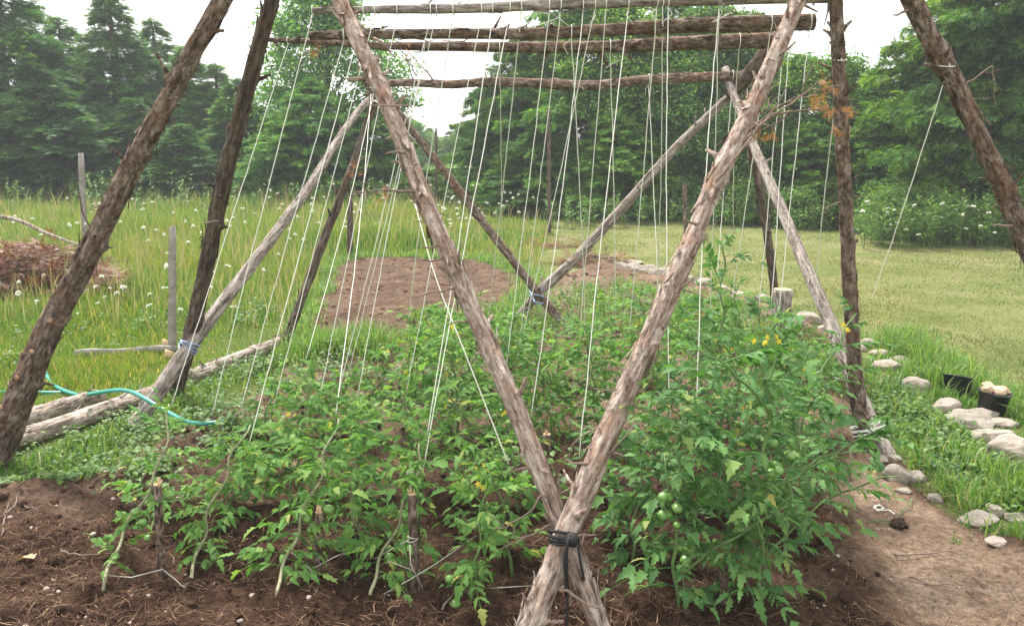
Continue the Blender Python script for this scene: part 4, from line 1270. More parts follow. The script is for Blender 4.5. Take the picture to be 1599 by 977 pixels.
mb = MB()
c, ax, u, v = ring_around(mb, PL(P2), PL(P1), 880, 838, .0048, 4, .006, 1)
kq = at(893, 842, 2.395)
r_ = np.random.default_rng(3)
for k in range(9):
    a = np.linspace(0, 6.28, 14)
    n1 = r_.normal(0, 1, 3); n1 /= np.linalg.norm(n1); n2 = np.cross(n1, r_.normal(0, 1, 3)); n2 /= np.linalg.norm(n2)
    mb.tube(kq + .015 * (np.cos(a)[:, None] * n1 + np.sin(a)[:, None] * n2), .006, 6, False)
for pts in ([(886, 848, 2.385), (885, 880, 2.37), (887, 920, 2.36), (885, 985, 2.34)], [(902, 850, 2.41), (906, 875, 2.4), (912, 905, 2.4)], [(888, 840, 2.38), (881, 870, 2.36), (884, 930, 2.355)]):
    Q, _ = smooth_path(np.array([at(*p) for p in pts]), .02)
    mb.tube(Q, .0045, 6)
obj('black_cord', mb.mesh('black_cord', M['black_cord'], True), label='black cord lashing the two front poles together with dangling ends', cat='cord')
mb = MB()
ring_around(mb, PL(PC), PL(PB), 292, 540, .006, 4, .008, 2)
obj('blue_rope', mb.mesh('blue_rope', M['blue_rope'], True), label='blue and white rope tying the grey pole to the dark slim pole', cat='rope')
mb = MB()
ring_around(mb, PL(PF), PL(PE), 838, 462, .008, 2, .008, 3)
obj('pale_tie', mb.mesh('pale_tie', M['blue_rope'], True), label='pale blue tie where the two back poles cross', cat='tie')
mb = MB()
ring_around(mb, PL(PI), PL(PH), 1345, 672, .005, 6, .01, 4)
for pts in ([(1362, 668, 4.1), (1370, 660, 4.1), (1366, 652, 4.1), (1358, 662, 4.1)], [(1358, 662, 4.1), (1362, 668, 4.1), (1352, 690, 4.1), (1345, 692, 4.1)]):
    Q, _ = smooth_path(np.array([at(*p) for p in pts]), .015)
    mb.tube(Q, .005, 5)
obj('white_lashing', mb.mesh('white_lashing', M['twine'], True), label='white twine lashing at the foot of the upright pole', cat='twine')

# ------------------------------------------------------------------ strings
def rail_at(o, px):
    _, Q, rad = PL(o)
    xs_ = np.array([proj(p)[0] for p in Q])
    i = int(np.argmin(abs(xs_ - px)))
    return Q[i], rad[i]

STR = [  # rail, top x, bottom x, bottom y, height of the lower end
    ('R3', 451, 267, 634, .32), ('R1', 491, 331, 650, .3), ('R2', 537, 375, 642, .3), ('R1', 568, 385, 705, .3), ('R1', 584, 428, 632, .3),
    ('R4', 578, 524, 650, .3), ('R4', 587, 478, 560, .25), ('R1', 623, 495, 640, .3), ('R1', 673, 527, 622, .3), ('R1', 682, 545, 582, .3),
    ('R3', 660, 557, 625, .3), ('R1', 709, 636, 520, .3), ('R1', 756, 634, 612, .35), ('R1', 770, 664, 695, .35), ('R1', 792, 660, 738, .3),
    ('R1', 817, 762, 500, .3), ('R3', 781, 784, 420, .4), ('R1', 854, 788, 592, .4), ('R1', 878, 808, 560, .4), ('R1', 912, 829, 652, .4),
    ('R1', 926, 808, 556, .45), ('R2', 890, 914, 522, .4), ('R1', 943, 902, 560, .4), ('R1', 984, 904, 714, .35), ('R3', 952, 962, 502, .45),
    ('R1', 1022, 982, 522, .45), ('R4', 1013, 1028, 452, .5), ('R1', 1033, 1025, 470, .5), ('R1', 1041, 1046, 652, .45), ('R1', 1119, 1108, 500, .6),
    ('R1', 1124, 1088, 622, .6), ('R3', 1153, 1146, 400, .7), ('R2', 1201, 1140, 485, .7), ('R4', 1145, 1120, 430, .6),
    ('R2', 1228, 1186, 475, .8), ('R2', 1236, 1204, 492, .8), ('R2', 1262, 1216, 486, .8), ('PI', 1311, 1271, 482, .6), ('PJ', 1466, 1360, 472, .75)]
RD = {'R1': R1, 'R2': R2, 'R3': R3, 'R4': R4}
RN = {'R1': 'topmost rail', 'R2': 'thick second rail', 'R3': 'third rail', 'R4': 'lowest wavy rail'}
cnt = {}
def string_label(rail):
    if rail == 'PI': return 'white string tied high on the nearly upright pole'
    if rail == 'PJ': return 'loose white string tied to the thick knotty pole over the lawn'
    cnt[rail] = cnt.get(rail, 0) + 1
    tot = sum(1 for s in STR if s[0] == rail)
    return 'white string, %s of %d counted from the left along the %s' % (ORD[cnt[rail] - 1], tot, RN[rail])
for rail in ('R1', 'R2', 'R3', 'R4', 'PI', 'PJ'):
    for (rl, tx, bx, by, bh) in sorted([s for s in STR if s[0] == rail], key=lambda s: s[1]):
        r_ = np.random.default_rng(int(tx * 7 + bx))
        if rail in RD:
            c, rr = rail_at(RD[rail], tx)
            ring_ax = 'rail'
        else:
            o_ = PI if rail == 'PI' else PJ
            _, Q, rad = PL(o_)
            ty = 92 if rail == 'PI' else 100
            i = int(np.argmin([abs(proj(p)[1] - ty) for p in Q]))
            c, rr = Q[i], rad[i]
        base = atz(bx, by, bh)
        b = MB()
        ang = np.linspace(0, 6.283, 17)
        if rail in RD:
            loop = c + (rr + .005) * np.stack([r_.normal(0, .05) * np.cos(ang), np.cos(ang), np.sin(ang)], 1)
            start = c + np.array([0, -.25 * rr, -rr - .004])
        else:
            loop = c + (rr + .005) * np.stack([np.cos(ang), np.sin(ang), .25 * np.sin(ang * 1)], 1)
            start = c + np.array([0, -rr - .005, 0])
        b.tube(loop, .0022, 5, False)
        if r_.random() < .6: b.tube(np.array([start, start + [r_.normal(0, .02), -.01, -.03], start + [r_.normal(0, .03), -.015, -.07]]), .0018, 4)
        n = 26
        s = np.linspace(0, 1, n)[:, None]
        P = start + (base - start) * s
        lf = np.linalg.norm(base - start)
        P[:, 0] += (.006 * lf * np.sin(np.pi * s[:, 0]) * r_.normal(0, .5)) + r_.normal(0, .0012, n)
        P[:, 1] += r_.normal(0, .0012, n)
        b.tube(P, .0021 if base[1] < 5 else .0026, 5)
        obj('garden_string', b.mesh('garden_string', M['twine'], True), label=string_label(rail), cat='string', group='white strings of the trellis')
b = MB()
Q, _ = smooth_path(np.array([at(648, 318, 3.42), at(678, 430, 3.2), at(733, 568, 2.98), at(794, 724, 2.85)]), .05)
b.tube(Q, .0022, 5)
obj('garden_string', b.mesh('garden_string', M['twine'], True), label='lone white string running down beside the peeling bark pole', cat='string', group='white strings of the trellis')

# ------------------------------------------------------------------ tomato plants
def ball(seed, su=14, sv=9):
    V = []
    for i in range(sv + 1):
        ph = math.pi * i / sv
        for j in range(su):
            th = 2 * math.pi * j / su
            rr = math.sin(ph) * (1 + .03 * math.cos(th * 5))
            V.append((rr * math.cos(th), rr * math.sin(th), .86 * math.cos(ph) - .1 * math.exp(-(ph / .35) ** 2)))
    q = [(i * su + j, (i + 1) * su + j, (i + 1) * su + (j + 1) % su, i * su + (j + 1) % su) for i in range(sv) for j in range(su)]
    return np.array(V), np.array(q)
bv, bq = ball(0)
TMESH = mesh('tomato', bv, bq, None, M['tomato'], True)
def yflower():
    b = MB()
    for k in range(5):
        a = k * 1.2566
        d = np.array([math.cos(a), math.sin(a), 0]); s = np.array([-d[1], d[0], 0])
        b.add([(0, 0, 0), d * .5 - s * .22 + [0, 0, .1], d - [0, 0, .2], d * .5 + s * .22 + [0, 0, .1]], [(0, 1, 2, 3)])
    b.tube(np.array([(0, 0, 0), (0, 0, .25), (0, 0, .5)]), [.14, .16, .05], 5)
    return b.mesh('flower', M['flower_yellow'])
YFL = yflower()

def tomato_plant(base, tip, nleaf, lsize, seed, blue, label, group, mids=None, nside=0, nfruit=0, nflow=0, woody=0, lowbare=.12):
    r = np.random.default_rng(seed)
    base, tip = np.asarray(base, float), np.asarray(tip, float)
    root = obj('tomato_plant', None, None, base, label, 'tomato plant', group)
    T = [np.zeros(3)] + [np.asarray(m) - base for m in (mids or [])] + [tip - base]
    Q, t = smooth_path(np.array(T), .03)
    Lg = np.linalg.norm(tip - base)
    s = np.linspace(0, 1, len(Q))
    Q[:, 0] += .012 * np.sin(s * Lg * 30 + r.random() * 6) * np.minimum(1, s * 4)
    Q[:, 1] += .012 * np.cos(s * Lg * 26 + r.random() * 6) * np.minimum(1, s * 4)
    Q[0, 2] -= .02
    sb = MB()
    r0 = .0055 + .002 * min(1.3, Lg)
    sb.tube(Q, np.linspace(r0, r0 * .45, len(Q)), 7)
    stems = [(Q, .05 if blue else lowbare, 1.0)]
    for k in range(nside):
        f = .12 + .6 * (k + r.random()) / max(1, nside)
        i = int(f * (len(Q) - 1))
        a = r.random() * 6.283
        ln = Lg * (.35 + .35 * r.random()) * (1.05 - .5 * f)
        d = np.array([math.cos(a), math.sin(a), .55 + .5 * r.random()]); d /= np.linalg.norm(d)
        ss = np.linspace(0, 1, 9)[:, None]
        B = Q[i] + d * ln * ss + np.array([0, 0, -.12]) * ln * ss ** 2 + r.normal(0, .004, (9, 3))
        B[:, 2] = np.maximum(B[:, 2], .05)
        sb.tube(B, np.linspace(r0 * .65, r0 * .35, 9), 6)
        stems.append((B, .2, .6))
    tot = sum(np.linalg.norm(np.diff(S, axis=0), axis=1).sum() * wt for S, _, wt in stems)
    pos, fw, up, sz = [], [], [], []
    for S, lb, wt in stems:
        ln = np.linalg.norm(np.diff(S, axis=0), axis=1).sum() * wt
        m = max(3, int(round(1.4 * nleaf * ln / tot)))
        for k in range(m):
            f = lb + (1 - lb) * (k + r.random() * .9) / m
            p = np.array([np.interp(f, np.linspace(0, 1, len(S)), S[:, c]) for c in range(3)])
            a = k * 2.4 + r.normal(0, .5)
            el = .25 + .55 * f + r.normal(0, .22)
            d = np.array([math.cos(a) * math.cos(el), math.sin(a) * math.cos(el), math.sin(el) - .12])
            L = .87 * lsize * (.6 + .6 * r.random()) * (1.0 if f < .8 else 1.15 - .55 * (f - .8) / .2)
            if p[2] + d[2] * L * .5 < .02: d[2] = .15
            pos.append(p); fw.append(d); up.append(np.array([0, 0, 1.0]) + r.normal(0, .28, 3)); sz.append(L)
    pos, fw, up, sz = map(np.array, (pos, fw, up, sz))
    fb = MB()
    ti = r.integers(0, len(TOM), len(pos))
    for k in range(len(TOM)):
        m = ti == k
        if m.any(): fb.inst(TOM[k], pos[m], frames(fw[m], up[m], sz[m]))
    obj('stem', sb.mesh('stem', M['stem_pale'] if woody else M['stem'], True), root)
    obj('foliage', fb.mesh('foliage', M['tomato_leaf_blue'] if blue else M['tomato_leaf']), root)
    for k in range(nfruit):
        if k % 3 == 0: f = .2 + .45 * r.random(); p = np.array([np.interp(f, np.linspace(0, 1, len(Q)), Q[:, c]) for c in range(3)]); a = r.random() * 6.283
        q_ = p + np.array([math.cos(a), math.sin(a), 0]) * (.035 + .02 * r.random()) + [r.normal(0, .02), r.normal(0, .02) - .02, -.025 - .035 * (k % 3)]
        fo = obj('tomato', TMESH, root, q_)
        sc_ = .012 + .010 * r.random()
        fo.scale = (sc_, sc_, sc_); fo.rotation_euler = (r.normal(0, .3), r.normal(0, .3), r.random() * 6)
    for k in range(nflow):
        if k % 3 == 0: f = .6 + .4 * r.random(); p = np.array([np.interp(f, np.linspace(0, 1, len(Q)), Q[:, c]) for c in range(3)]); a = r.random() * 6.283
        q_ = p + np.array([math.cos(a) * .05, math.sin(a) * .05 - .03, .02]) + r.normal(0, .014, 3)
        fo = obj('flower', YFL, root, q_)
        sc_ = .010 + .004 * r.random()
        fo.scale = (sc_, sc_, sc_); fo.rotation_euler = (1.2 + r.normal(0, .5), r.normal(0, .5), r.normal(0, .8))
    return root

sd_ = 1000
def tp(bx, by, tx, ty, nleaf, ls, blue, label, group, dy=0.05, mids=None, **k):
    global sd_
    sd_ += 1
    b = G(bx, by)
    t = at(tx, ty, b[1] + dy)
    mm = [at(a, c, b[1] + dy * .5) for a, c in (mids or [])]
    return tomato_plant(b, t, nleaf, ls, sd_, blue, label, group, mm, **k)

FR = 'front row of tomato plants'
FL = 'by its leaning bare stem'
tp(160, 914, 267, 632, 18, .17, 0, 'sparse tomato plant at the far left of the front row, stem bare at the base', FR, .45, [(190, 832), (250, 738)], woody=1, nfruit=5)
tp(297, 910, 386, 665, 22, .175, 0, 'thin tomato plant just right of the leftmost stake', FR, .45, [(316, 832), (352, 735)], woody=1, nfruit=6)
tp(430, 928, 525, 655, 27, .21, 0, 'tomato plant leaning beside the second stake in the front row', FR, .5, [(458, 842), (500, 742)], woody=1, nfruit=6)
tp(575, 932, 660, 690, 26, .2, 0, 'tomato plant whose stem leans up to the tall twine-wrapped stake', FR, .35, [(596, 870), (640, 775)], woody=1, nfruit=3)
tp(560, 865, 528, 700, 22, .19, 0, 'short tomato plant between the second and the twine-wrapped stake', FR, .1, [(562, 830)], woody=1)
tp(735, 940, 765, 735, 20, .2, 0, 'tomato plant beside the twine-wrapped stake, toward the crossed poles', FR, .15, [(745, 850)], nfruit=3, nflow=3)
tp(800, 900, 765, 690, 18, .2, 0, 'small tomato plant left of the black cord crossing', FR, .15, nflow=3)
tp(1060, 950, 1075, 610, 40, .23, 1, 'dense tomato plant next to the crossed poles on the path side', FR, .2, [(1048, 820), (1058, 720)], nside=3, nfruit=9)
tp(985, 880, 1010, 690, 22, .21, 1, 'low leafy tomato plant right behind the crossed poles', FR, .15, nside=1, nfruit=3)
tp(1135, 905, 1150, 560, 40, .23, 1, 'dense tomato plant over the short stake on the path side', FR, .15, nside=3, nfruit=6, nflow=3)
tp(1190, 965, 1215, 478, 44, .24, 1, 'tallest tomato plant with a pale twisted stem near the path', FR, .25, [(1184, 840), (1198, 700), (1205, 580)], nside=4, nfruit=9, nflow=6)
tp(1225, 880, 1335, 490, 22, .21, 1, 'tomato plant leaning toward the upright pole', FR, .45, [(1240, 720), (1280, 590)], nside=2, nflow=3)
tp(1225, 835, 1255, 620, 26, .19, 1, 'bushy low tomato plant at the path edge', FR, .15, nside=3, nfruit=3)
S2 = 'second row of tomato plants'
for j, (bx, by, tx, ty, nl, nf, fl) in enumerate([(235, 830, 268, 765, 14, 3, 0), (345, 810, 425, 690, 24, 6, 0), (450, 800, 478, 620, 28, 6, 1), (555, 800, 560, 622, 28, 6, 1), (655, 795, 634, 610, 20, 3, 1),
                                              (735, 790, 700, 590, 22, 0, 1), (810, 800, 790, 600, 22, 0, 2), (955, 800, 945, 640, 24, 0, 2), (1035, 800, 1048, 560, 30, 6, 2), (1120, 800, 1130, 378, 40, 3, 3), (1225, 780, 1262, 540, 34, 3, 3)]):
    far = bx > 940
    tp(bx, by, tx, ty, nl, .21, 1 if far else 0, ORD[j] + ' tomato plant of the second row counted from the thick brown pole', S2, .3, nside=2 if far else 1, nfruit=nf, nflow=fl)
S3 = 'third row of tomato plants'
for j, (bx, by, tx, ty, nl) in enumerate([(405, 705, 430, 590, 18), (490, 700, 478, 575, 20), (560, 695, 545, 585, 20), (640, 690, 640, 525, 28), (715, 690, 705, 490, 32),
                                          (795, 700, 790, 500, 32), (865, 690, 830, 515, 30), (935, 690, 914, 500, 32), (1015, 700, 1028, 490, 30), (1090, 690, 1096, 470, 30), (1170, 690, 1186, 470, 32), (1245, 690, 1216, 500, 28)]):
    tp(bx, by, tx, ty, nl, .21, int(bx > 1080), ORD[j] + ' tomato plant of the third row counted from the logs', S3, .2, nside=1, nflow=2 if j > 3 else 1, nfruit=3 if j % 2 else 0)
S4 = 'fourth row of tomato plants'
for j, (bx, by, tx, ty, nl) in enumerate([(480, 640, 490, 570, 9), (600, 625, 600, 540, 12), (665, 625, 655, 485, 24), (740, 620, 725, 462, 28), (805, 625, 800, 480, 26), (875, 615, 865, 520, 16), (945, 620, 945, 462, 26),
                                          (1010, 610, 1000, 440, 26), (1080, 615, 1092, 465, 26), (1155, 610, 1150, 440, 22), (1225, 600, 1225, 510, 18), (1290, 610, 1300, 530, 14)]):
    tp(bx, by, tx, ty, nl, .21, 0, ORD[j] + ' tomato plant of the fourth row counted from the log end', S4, .15, nside=1, nflow=2)
S5 = 'back row of tomato plants'
for j, (bx, by, tx, ty, nl) in enumerate([(690, 555, 690, 485, 14), (760, 552, 765, 490, 14), (810, 560, 806, 520, 9), (930, 556, 930, 505, 10), (985, 548, 990, 445, 14), (1065, 552, 1062, 460, 12), (1130, 550, 1128, 468, 12)]):
    tp(bx, by, tx, ty, nl, .2, 0, ORD[j] + ' small tomato plant of the back row counted from the bare dug patch', S5, .1, nflow=1)

# ------------------------------------------------------------------ stakes, posts, boards, logs
def stick(name, P, radii, mat, seed, label, cat, group=None, top=None, **k):
    o = pole(name, P, radii, mat, seed, label, cat, group, nst=k.pop('nst', 0), nfl=k.pop('nfl', 4), knots=k.pop('knots', 3), sides=14, step=.02, rough=k.pop('rough', .06), **k)
    if top:
        b = MB()
        r = np.random.default_rng(seed)
        e = np.array(P[-1]); rr = radii[-1]
        for i in range(7):
            a = r.random() * 6.283
            p = e + rr * .6 * np.array([math.cos(a), math.sin(a), 0])
            b.tube(np.array([p - [0, 0, .01], p + [r.normal(0, .006), r.normal(0, .006), .012 + .02 * r.random()]]), [.006, .001], 4)
        a = np.arange(12) * 2 * np.pi / 12
        b.add(np.concatenate([e + [0, 0, .003] + (rr * .98) * np.stack([np.cos(a), np.sin(a), 0 * a], 1), [e + [0, 0, .006]]]), None, [(i, (i + 1) % 12, 12) for i in range(12)])
        Mi = np.array(o.matrix_world.inverted())
        me = b.mesh('broken_top', M['fresh_wood'])
        me.transform(Matrix(Mi.tolist()))
        obj('broken_top', me, o)
    return o
SG = 'short wooden stakes in the bed'
for j, (bx, by, tx, ty, rr, lb) in enumerate([(252, 893, 246, 757, .014, 'leftmost wooden stake, with a splintered yellow top'), (492, 905, 498, 800, .013, 'wooden stake with an orange broken top left of the twine-wrapped one'),
                                              (650, 922, 643, 772, .0155, 'wooden stake wrapped with white twine'), (1133, 945, 1130, 870, .014, 'short stake under the dense plants near the path'),
                                              (459, 760, 458, 726, .018, 'dark stake top in the second row by green tomatoes'), (855, 712, 854, 678, .02, 'small stake with a pale top between the two crossing poles'),
                                              (700, 700, 697, 660, .018, 'grey stake hidden among the middle tomato leaves')]):
    b = G(bx, by); t = at(tx, ty, b[1] + .02)
    stick('garden_stake', np.array([b - [0, 0, .05], t]), [rr * 1.08, rr], M['bark_brown'], 600 + j, lb, 'stake', SG, True)
# twines round the stakes
mb = MB()
sb_ = G(650, 922)
for py in (838, 842, 888, 893):
    c_ = at(645 + (py - 838) * .05, py, sb_[1] + .01); a = np.linspace(0, 6.283, 13)
    mb.tube(c_ + .0185 * np.stack([np.cos(a), np.sin(a), .3 * np.cos(a + py)], 1), .002, 4, False)
for pts in ([(643, 840, 2.76), (620, 852, 2.8), (585, 872, 2.82)], [(640, 850, 2.73), (641, 880, 2.71), (660, 918, 2.7)], [(585, 935, 2.72), (630, 910, 2.7), (680, 880, 2.74), (745, 835, 2.8)], [(640, 888, 2.74), (605, 875, 2.8)], [(760, 918, 2.72), (830, 914, 2.75)]):
    mb.tube(np.array([at(*p) for p in pts]), .0018, 4)
obj('white_twine', mb.mesh('white_twine', M['old_twine'], True), label='white twine knotted round the middle stake and stretched to nearby stems', cat='twine')
mb = MB()
for pts in ([(432, 925, 2.72), (465, 900, 2.75), (520, 870, 2.8), (540, 862, 2.82)], [(480, 883, 2.75), (498, 905, 2.72)], [(455, 862, 2.85), (485, 886, 2.78)]):
    mb.tube(np.array([at(*p) for p in pts]), .0018, 4)
obj('white_twine', mb.mesh('white_twine', M['old_twine'], True), label='thin white twine low on the stake with the orange broken top', cat='twine')
mb = MB()
for pts in ([(170, 898, 2.78), (205, 901, 2.77), (255, 888, 2.8)], [(256, 890, 2.8), (275, 905, 2.77), (293, 922, 2.73)]):
    mb.tube(np.array([at(*p) for p in pts]), .002, 4)
obj('white_twine', mb.mesh('white_twine', M['old_twine'], True), label='slack white twine between the leftmost stake and its two plants', cat='twine')
mb = MB()
for pts in ([(1062, 945, 2.7), (1100, 932, 2.75), (1135, 918, 2.8)], [(1135, 915, 2.78), (1115, 917, 2.8)], [(1130, 925, 2.76), (1165, 942, 2.72)], [(1135, 912, 2.8), (1160, 912, 2.8)]):
    mb.tube(np.array([at(*p) for p in pts]), .002, 4)
obj('white_twine', mb.mesh('white_twine', M['old_twine'], True), label='white twine tied to the short stake under the dense plants', cat='twine')

# cut stump post
b = G(1222, 520)
stick('stump_post', np.array([b - [0, 0, .05], at(1222, 452, b[1])]), [.075, .072, .07], M['bark_grey'], 640, 'thick sawn stump post against the thin dark rear pole', 'post', None, True, nfl=10)

def board_post(name, b, t, wd, th, mat, label, group=None, seed=0):
    mb = MB()
    r = np.random.default_rng(seed)
    n = 9
    for i in range(n):
        s = i / (n - 1)
        p = b + (t - b) * s
        j = r.normal(0, .0025, (4, 3))
        e = .75 if i == n - 1 else 1
        mb.add(np.array([p + [-wd / 2 * e, -th / 2 * e, 0], p + [wd / 2 * e, -th / 2 * e, 0], p + [wd / 2 * e, th / 2 * e, 0], p + [-wd / 2 * e, th / 2 * e, 0]]) + j)
    q = [(i * 4 + k, i * 4 + (k + 1) % 4, i * 4 + 4 + (k + 1) % 4, i * 4 + 4 + k) for i in range(n - 1) for k in range(4)] + [(n * 4 - 4, n * 4 - 3, n * 4 - 2, n * 4 - 1)]
    V = np.concatenate(mb.V) - b
    return obj(name, mesh(name, V, q, None, mat), None, b, label, 'post', group)
PGR = 'old posts in the grass'
b = G(268, 549); board_post('fence_post', b - [0, 0, .1], at(269, 353, b[1]), .048, .03, M['board'], 'weathered grey board post standing in the meadow by the dark slim pole', PGR, 1)
b = at(128, 340, 11.5); b[2] = -.05; board_post('fence_post', b, at(126, 239, 11.5), .06, .05, M['board'], 'grey fence post far in the meadow behind the thick brown pole', PGR, 2)
b = G(546, 372 + 30); b[2] -= .1; board_post('fence_post', b, at(547, 308, b[1]), .07, .05, M['bark_dark'], 'dark thin post at the back corner of the dug patch', PGR, 3)
b = G(858, 366); b[2] -= .1; board_post('fence_post', b, at(857, 170, b[1]), .055, .05, M['bark_dark'], 'tall thin post at the lawn edge before the cedars', PGR, 4)
b = G(1072, 372); b[2] -= .1; board_post('fence_post', b, at(1069, 285, b[1]), .06, .05, M['bark_dark'], 'dark post behind the middle of the front pole', PGR, 5)
b = G(680, 300); b[2] = -.1; board_post('fence_post', at(682, 330, 20), at(681, 200, 20), .05, .05, M['bark_dark'], 'thin bare snag standing in the meadow gap', PGR, 6)
# boards by the logs
def flat_board(p0, p1, wd, th, label, seed):
    d = p1 - p0; L = np.linalg.norm(d); d /= L
    s = np.cross(d, [0, 0, 1.0]); s /= np.linalg.norm(s); u = np.cross(s, d)
    mb = MB(); r = np.random.default_rng(seed)
    n = 12
    for i in range(n):
        p = p0 + d * L * i / (n - 1) + u * .006 * math.sin(i)
        mb.add(np.array([p - s * th / 2 - u * wd / 2, p + s * th / 2 - u * wd / 2, p + s * th / 2 + u * wd / 2, p - s * th / 2 + u * wd / 2]) + r.normal(0, .002, (4, 3)))
    q = [(i * 4 + k, i * 4 + (k + 1) % 4, i * 4 + 4 + (k + 1) % 4, i * 4 + 4 + k) for i in range(n - 1) for k in range(4)] + [(3, 2, 1, 0), (n * 4 - 4, n * 4 - 3, n * 4 - 2, n * 4 - 1)]
    return obj('wooden_board', mesh('wooden_board', np.concatenate(mb.V) - p0, q, None, M['board']), None, p0, label, 'board')
p0 = G(118, 560); p1 = G(276, 552); p0[2] += .035; p1[2] += .04
flat_board(p0, p1, .055, .025, 'old grey board lying on edge in the grass at the post', 1)
p0 = G(-120, 560); p1 = G(20, 560); p0[2] += .02; p1[2] += .025
flat_board(p0, p1, .03, .05, 'tan board behind the thick brown pole', 2)
for j, (px, py, lb) in enumerate([(258, 546, 'fresh wood chip leaning on the grey board post'), (262, 563, 'fresh wood chip lying before the old board')]):
    c = G(px, py); mb = MB()
    mb.add(np.array([(-.03, 0, 0), (.028, .01, .0), (.04, .005, .06), (-.015, 0, .085), (-.03, .012, 0), (.028, .022, 0), (.04, .017, .06), (-.015, .012, .085)]), [(0, 1, 2, 3), (7, 6, 5, 4), (0, 4, 5, 1), (1, 5, 6, 2), (2, 6, 7, 3), (3, 7, 4, 0)])
    obj('wood_chip', mb.mesh('wood_chip', M['fresh_wood']), None, c, lb, 'wood chip')

def log(pts, radii, seed, label):
    P = []
    for (px, py, dz), r0 in zip(pts, np.interp(np.linspace(0, 1, len(pts)), np.linspace(0, 1, len(radii)), radii)):
        g = G(px, py); g[2] += r0 * .75 + dz
        P.append(g)
    return pole('fallen_log', np.array(P), radii, M['bark_log'], seed, label, 'log', 'logs edging the bed', nst=4, nfl=40, knots=8, rough=.1, sides=18, step=.025)
log([(15, 703, 0), (120, 668, 0), (240, 622, 0), (276, 602, .02)], [.058, .055, .05, .045], 701, 'pale front log reaching from the thick brown pole to the grey pole')
log([(30, 668, 0), (100, 645, 0), (160, 625, 0)], [.055, .05, .04], 702, 'shorter pale log lying behind the front log under the hose')
log([(298, 598, 0), (360, 572, 0), (440, 540, 0)], [.05, .048, .045], 703, 'rough pale log running on to the dark knobbly pole')
# hose
hp = [(-60, 612, .02), (20, 612, .02), (48, 611, .02), (66, 614, .02), (110, 612, .01)]
b = MB()
Q, _ = smooth_path(np.array([atz(a, c, d) for a, c, d in hp]), .03); b.tube(Q, .0115, 8)
hp = [(66, 560, .02), (70, 577, .02), (76, 595, .02), (92, 607, .03), (120, 617, .03), (140, 615, .09), (158, 613, .13), (176, 608, .15), (196, 608, .17), (216, 615, .18), (240, 631, .15), (270, 648, .11), (290, 658, .12), (318, 664, .13), (342, 661, .14), (356, 655, .14)]
Q, _ = smooth_path(np.array([atz(a, c, d) for a, c, d in hp]), .03); b.tube(Q, .0125, 8)
ho = obj('garden_hose', b.mesh('garden_hose', M['hose'], True), label='teal garden hose draped over the logs', cat='hose')
b = MB()
Q, _ = smooth_path(np.array([atz(a, c, d) for a, c, d in [(346, 660, .14), (357, 655, .14), (366, 651, .13)]]), .01); b.tube(Q, .0145, 10)
obj('hose_end', b.mesh('hose_end', M['hose_tip'], True), ho)

# ------------------------------------------------------------------ brush piles
def brush(px, py, Rx, Ry, H, n, seed, label, name='brush_pile', mat='dead_needle', nbr=14):
    r = np.random.default_rng(seed)
    c = G(px, py)
    root = obj(name, None, None, c, label, 'brush pile')
    a, rr = r.random(n) * 6.283, np.sqrt(r.random(n))
    p = np.stack([Rx * rr * np.cos(a), Ry * rr * np.sin(a), H * (1 - rr ** 2) * (.3 + .7 * r.random(n)) * (.6 + .8 * vnoise(rr * np.cos(a) * 3 + 9, rr * np.sin(a) * 3, seed))], 1)
    f = np.stack([r.normal(0, 1, n), r.normal(0, 1, n), r.normal(0, .3, n)], 1)
    mb = MB()
    for k in range(3):
        m = np.arange(n) % 3 == k
        mb.inst((SPRAYS if n > 1000 and k else DEADS)[k], p[m], frames(f[m], np.array([0, 0, 1]) + r.normal(0, .5, (m.sum(), 3)), (.07 if n > 1000 else .12) + (.12 if n > 1000 else .2) * r.random(m.sum())))
    obj('dead_foliage', mb.mesh('dead_foliage', M[mat]), root)
    for k in range(nbr):
        a = r.random() * 6.283
        q0 = np.array([Rx * .8 * math.cos(a), Ry * .8 * math.sin(a), .05 + H * .3 * r.random()])
        a2 = a + 2.2 + r.random() * 1.8
        q1 = np.array([Rx * .8 * math.cos(a2), Ry * .8 * math.sin(a2), H * (.3 + .9 * r.random())])
        b = MB()
        ss = np.linspace(0, 1, 8)[:, None]
        b.tube(q0 + (q1 - q0) * ss + np.array([0, 0, .15 * H]) * np.sin(ss * 3.1) + r.normal(0, .01, (8, 3)), np.linspace(.014, .004, 8), 5)
        obj('branch', b.mesh('branch', M['twig'], True), root)
    return root
bp = brush(30, 470, 1.35, .9, .62, 5200, 801, 'heap of rusty dead cedar branches in the meadow')
c = np.array(bp.location)
b = MB(); Q, _ = smooth_path(np.array([at(-30, 335, 7.3), at(30, 342, 7.3), at(65, 362, 7.25), at(110, 378, 7.2), at(150, 390, 7.2)]) - c, .03); b.tube(Q, np.linspace(.022, .008, len(Q)), 6)
obj('branch', b.mesh('branch', M['bark_log'], True), bp)
b = MB(); Q, _ = smooth_path(np.array([at(124, 300, 7.6), at(128, 330, 7.6), at(138, 350, 7.6), at(146, 362, 7.6)]) - c, .03); b.tube(Q, np.linspace(.006, .009, len(Q)), 5)
obj('branch', b.mesh('branch', M['bark_dark'], True), bp)
brush(172, 480, .3, .25, .3, 130, 802, 'small rusty clump of dead needles beside the thick brown pole', nbr=3)
brush(925, 412, .42, .3, .10, 170, 803, 'low heap of dry brown weeds behind the back bed', 'weed_heap', 'dead_needle', 4)
brush(862, 385, .35, .25, .08, 80, 804, 'flat patch of dry brown cuttings at the lawn corner', 'weed_heap', 'dead_needle', 0)

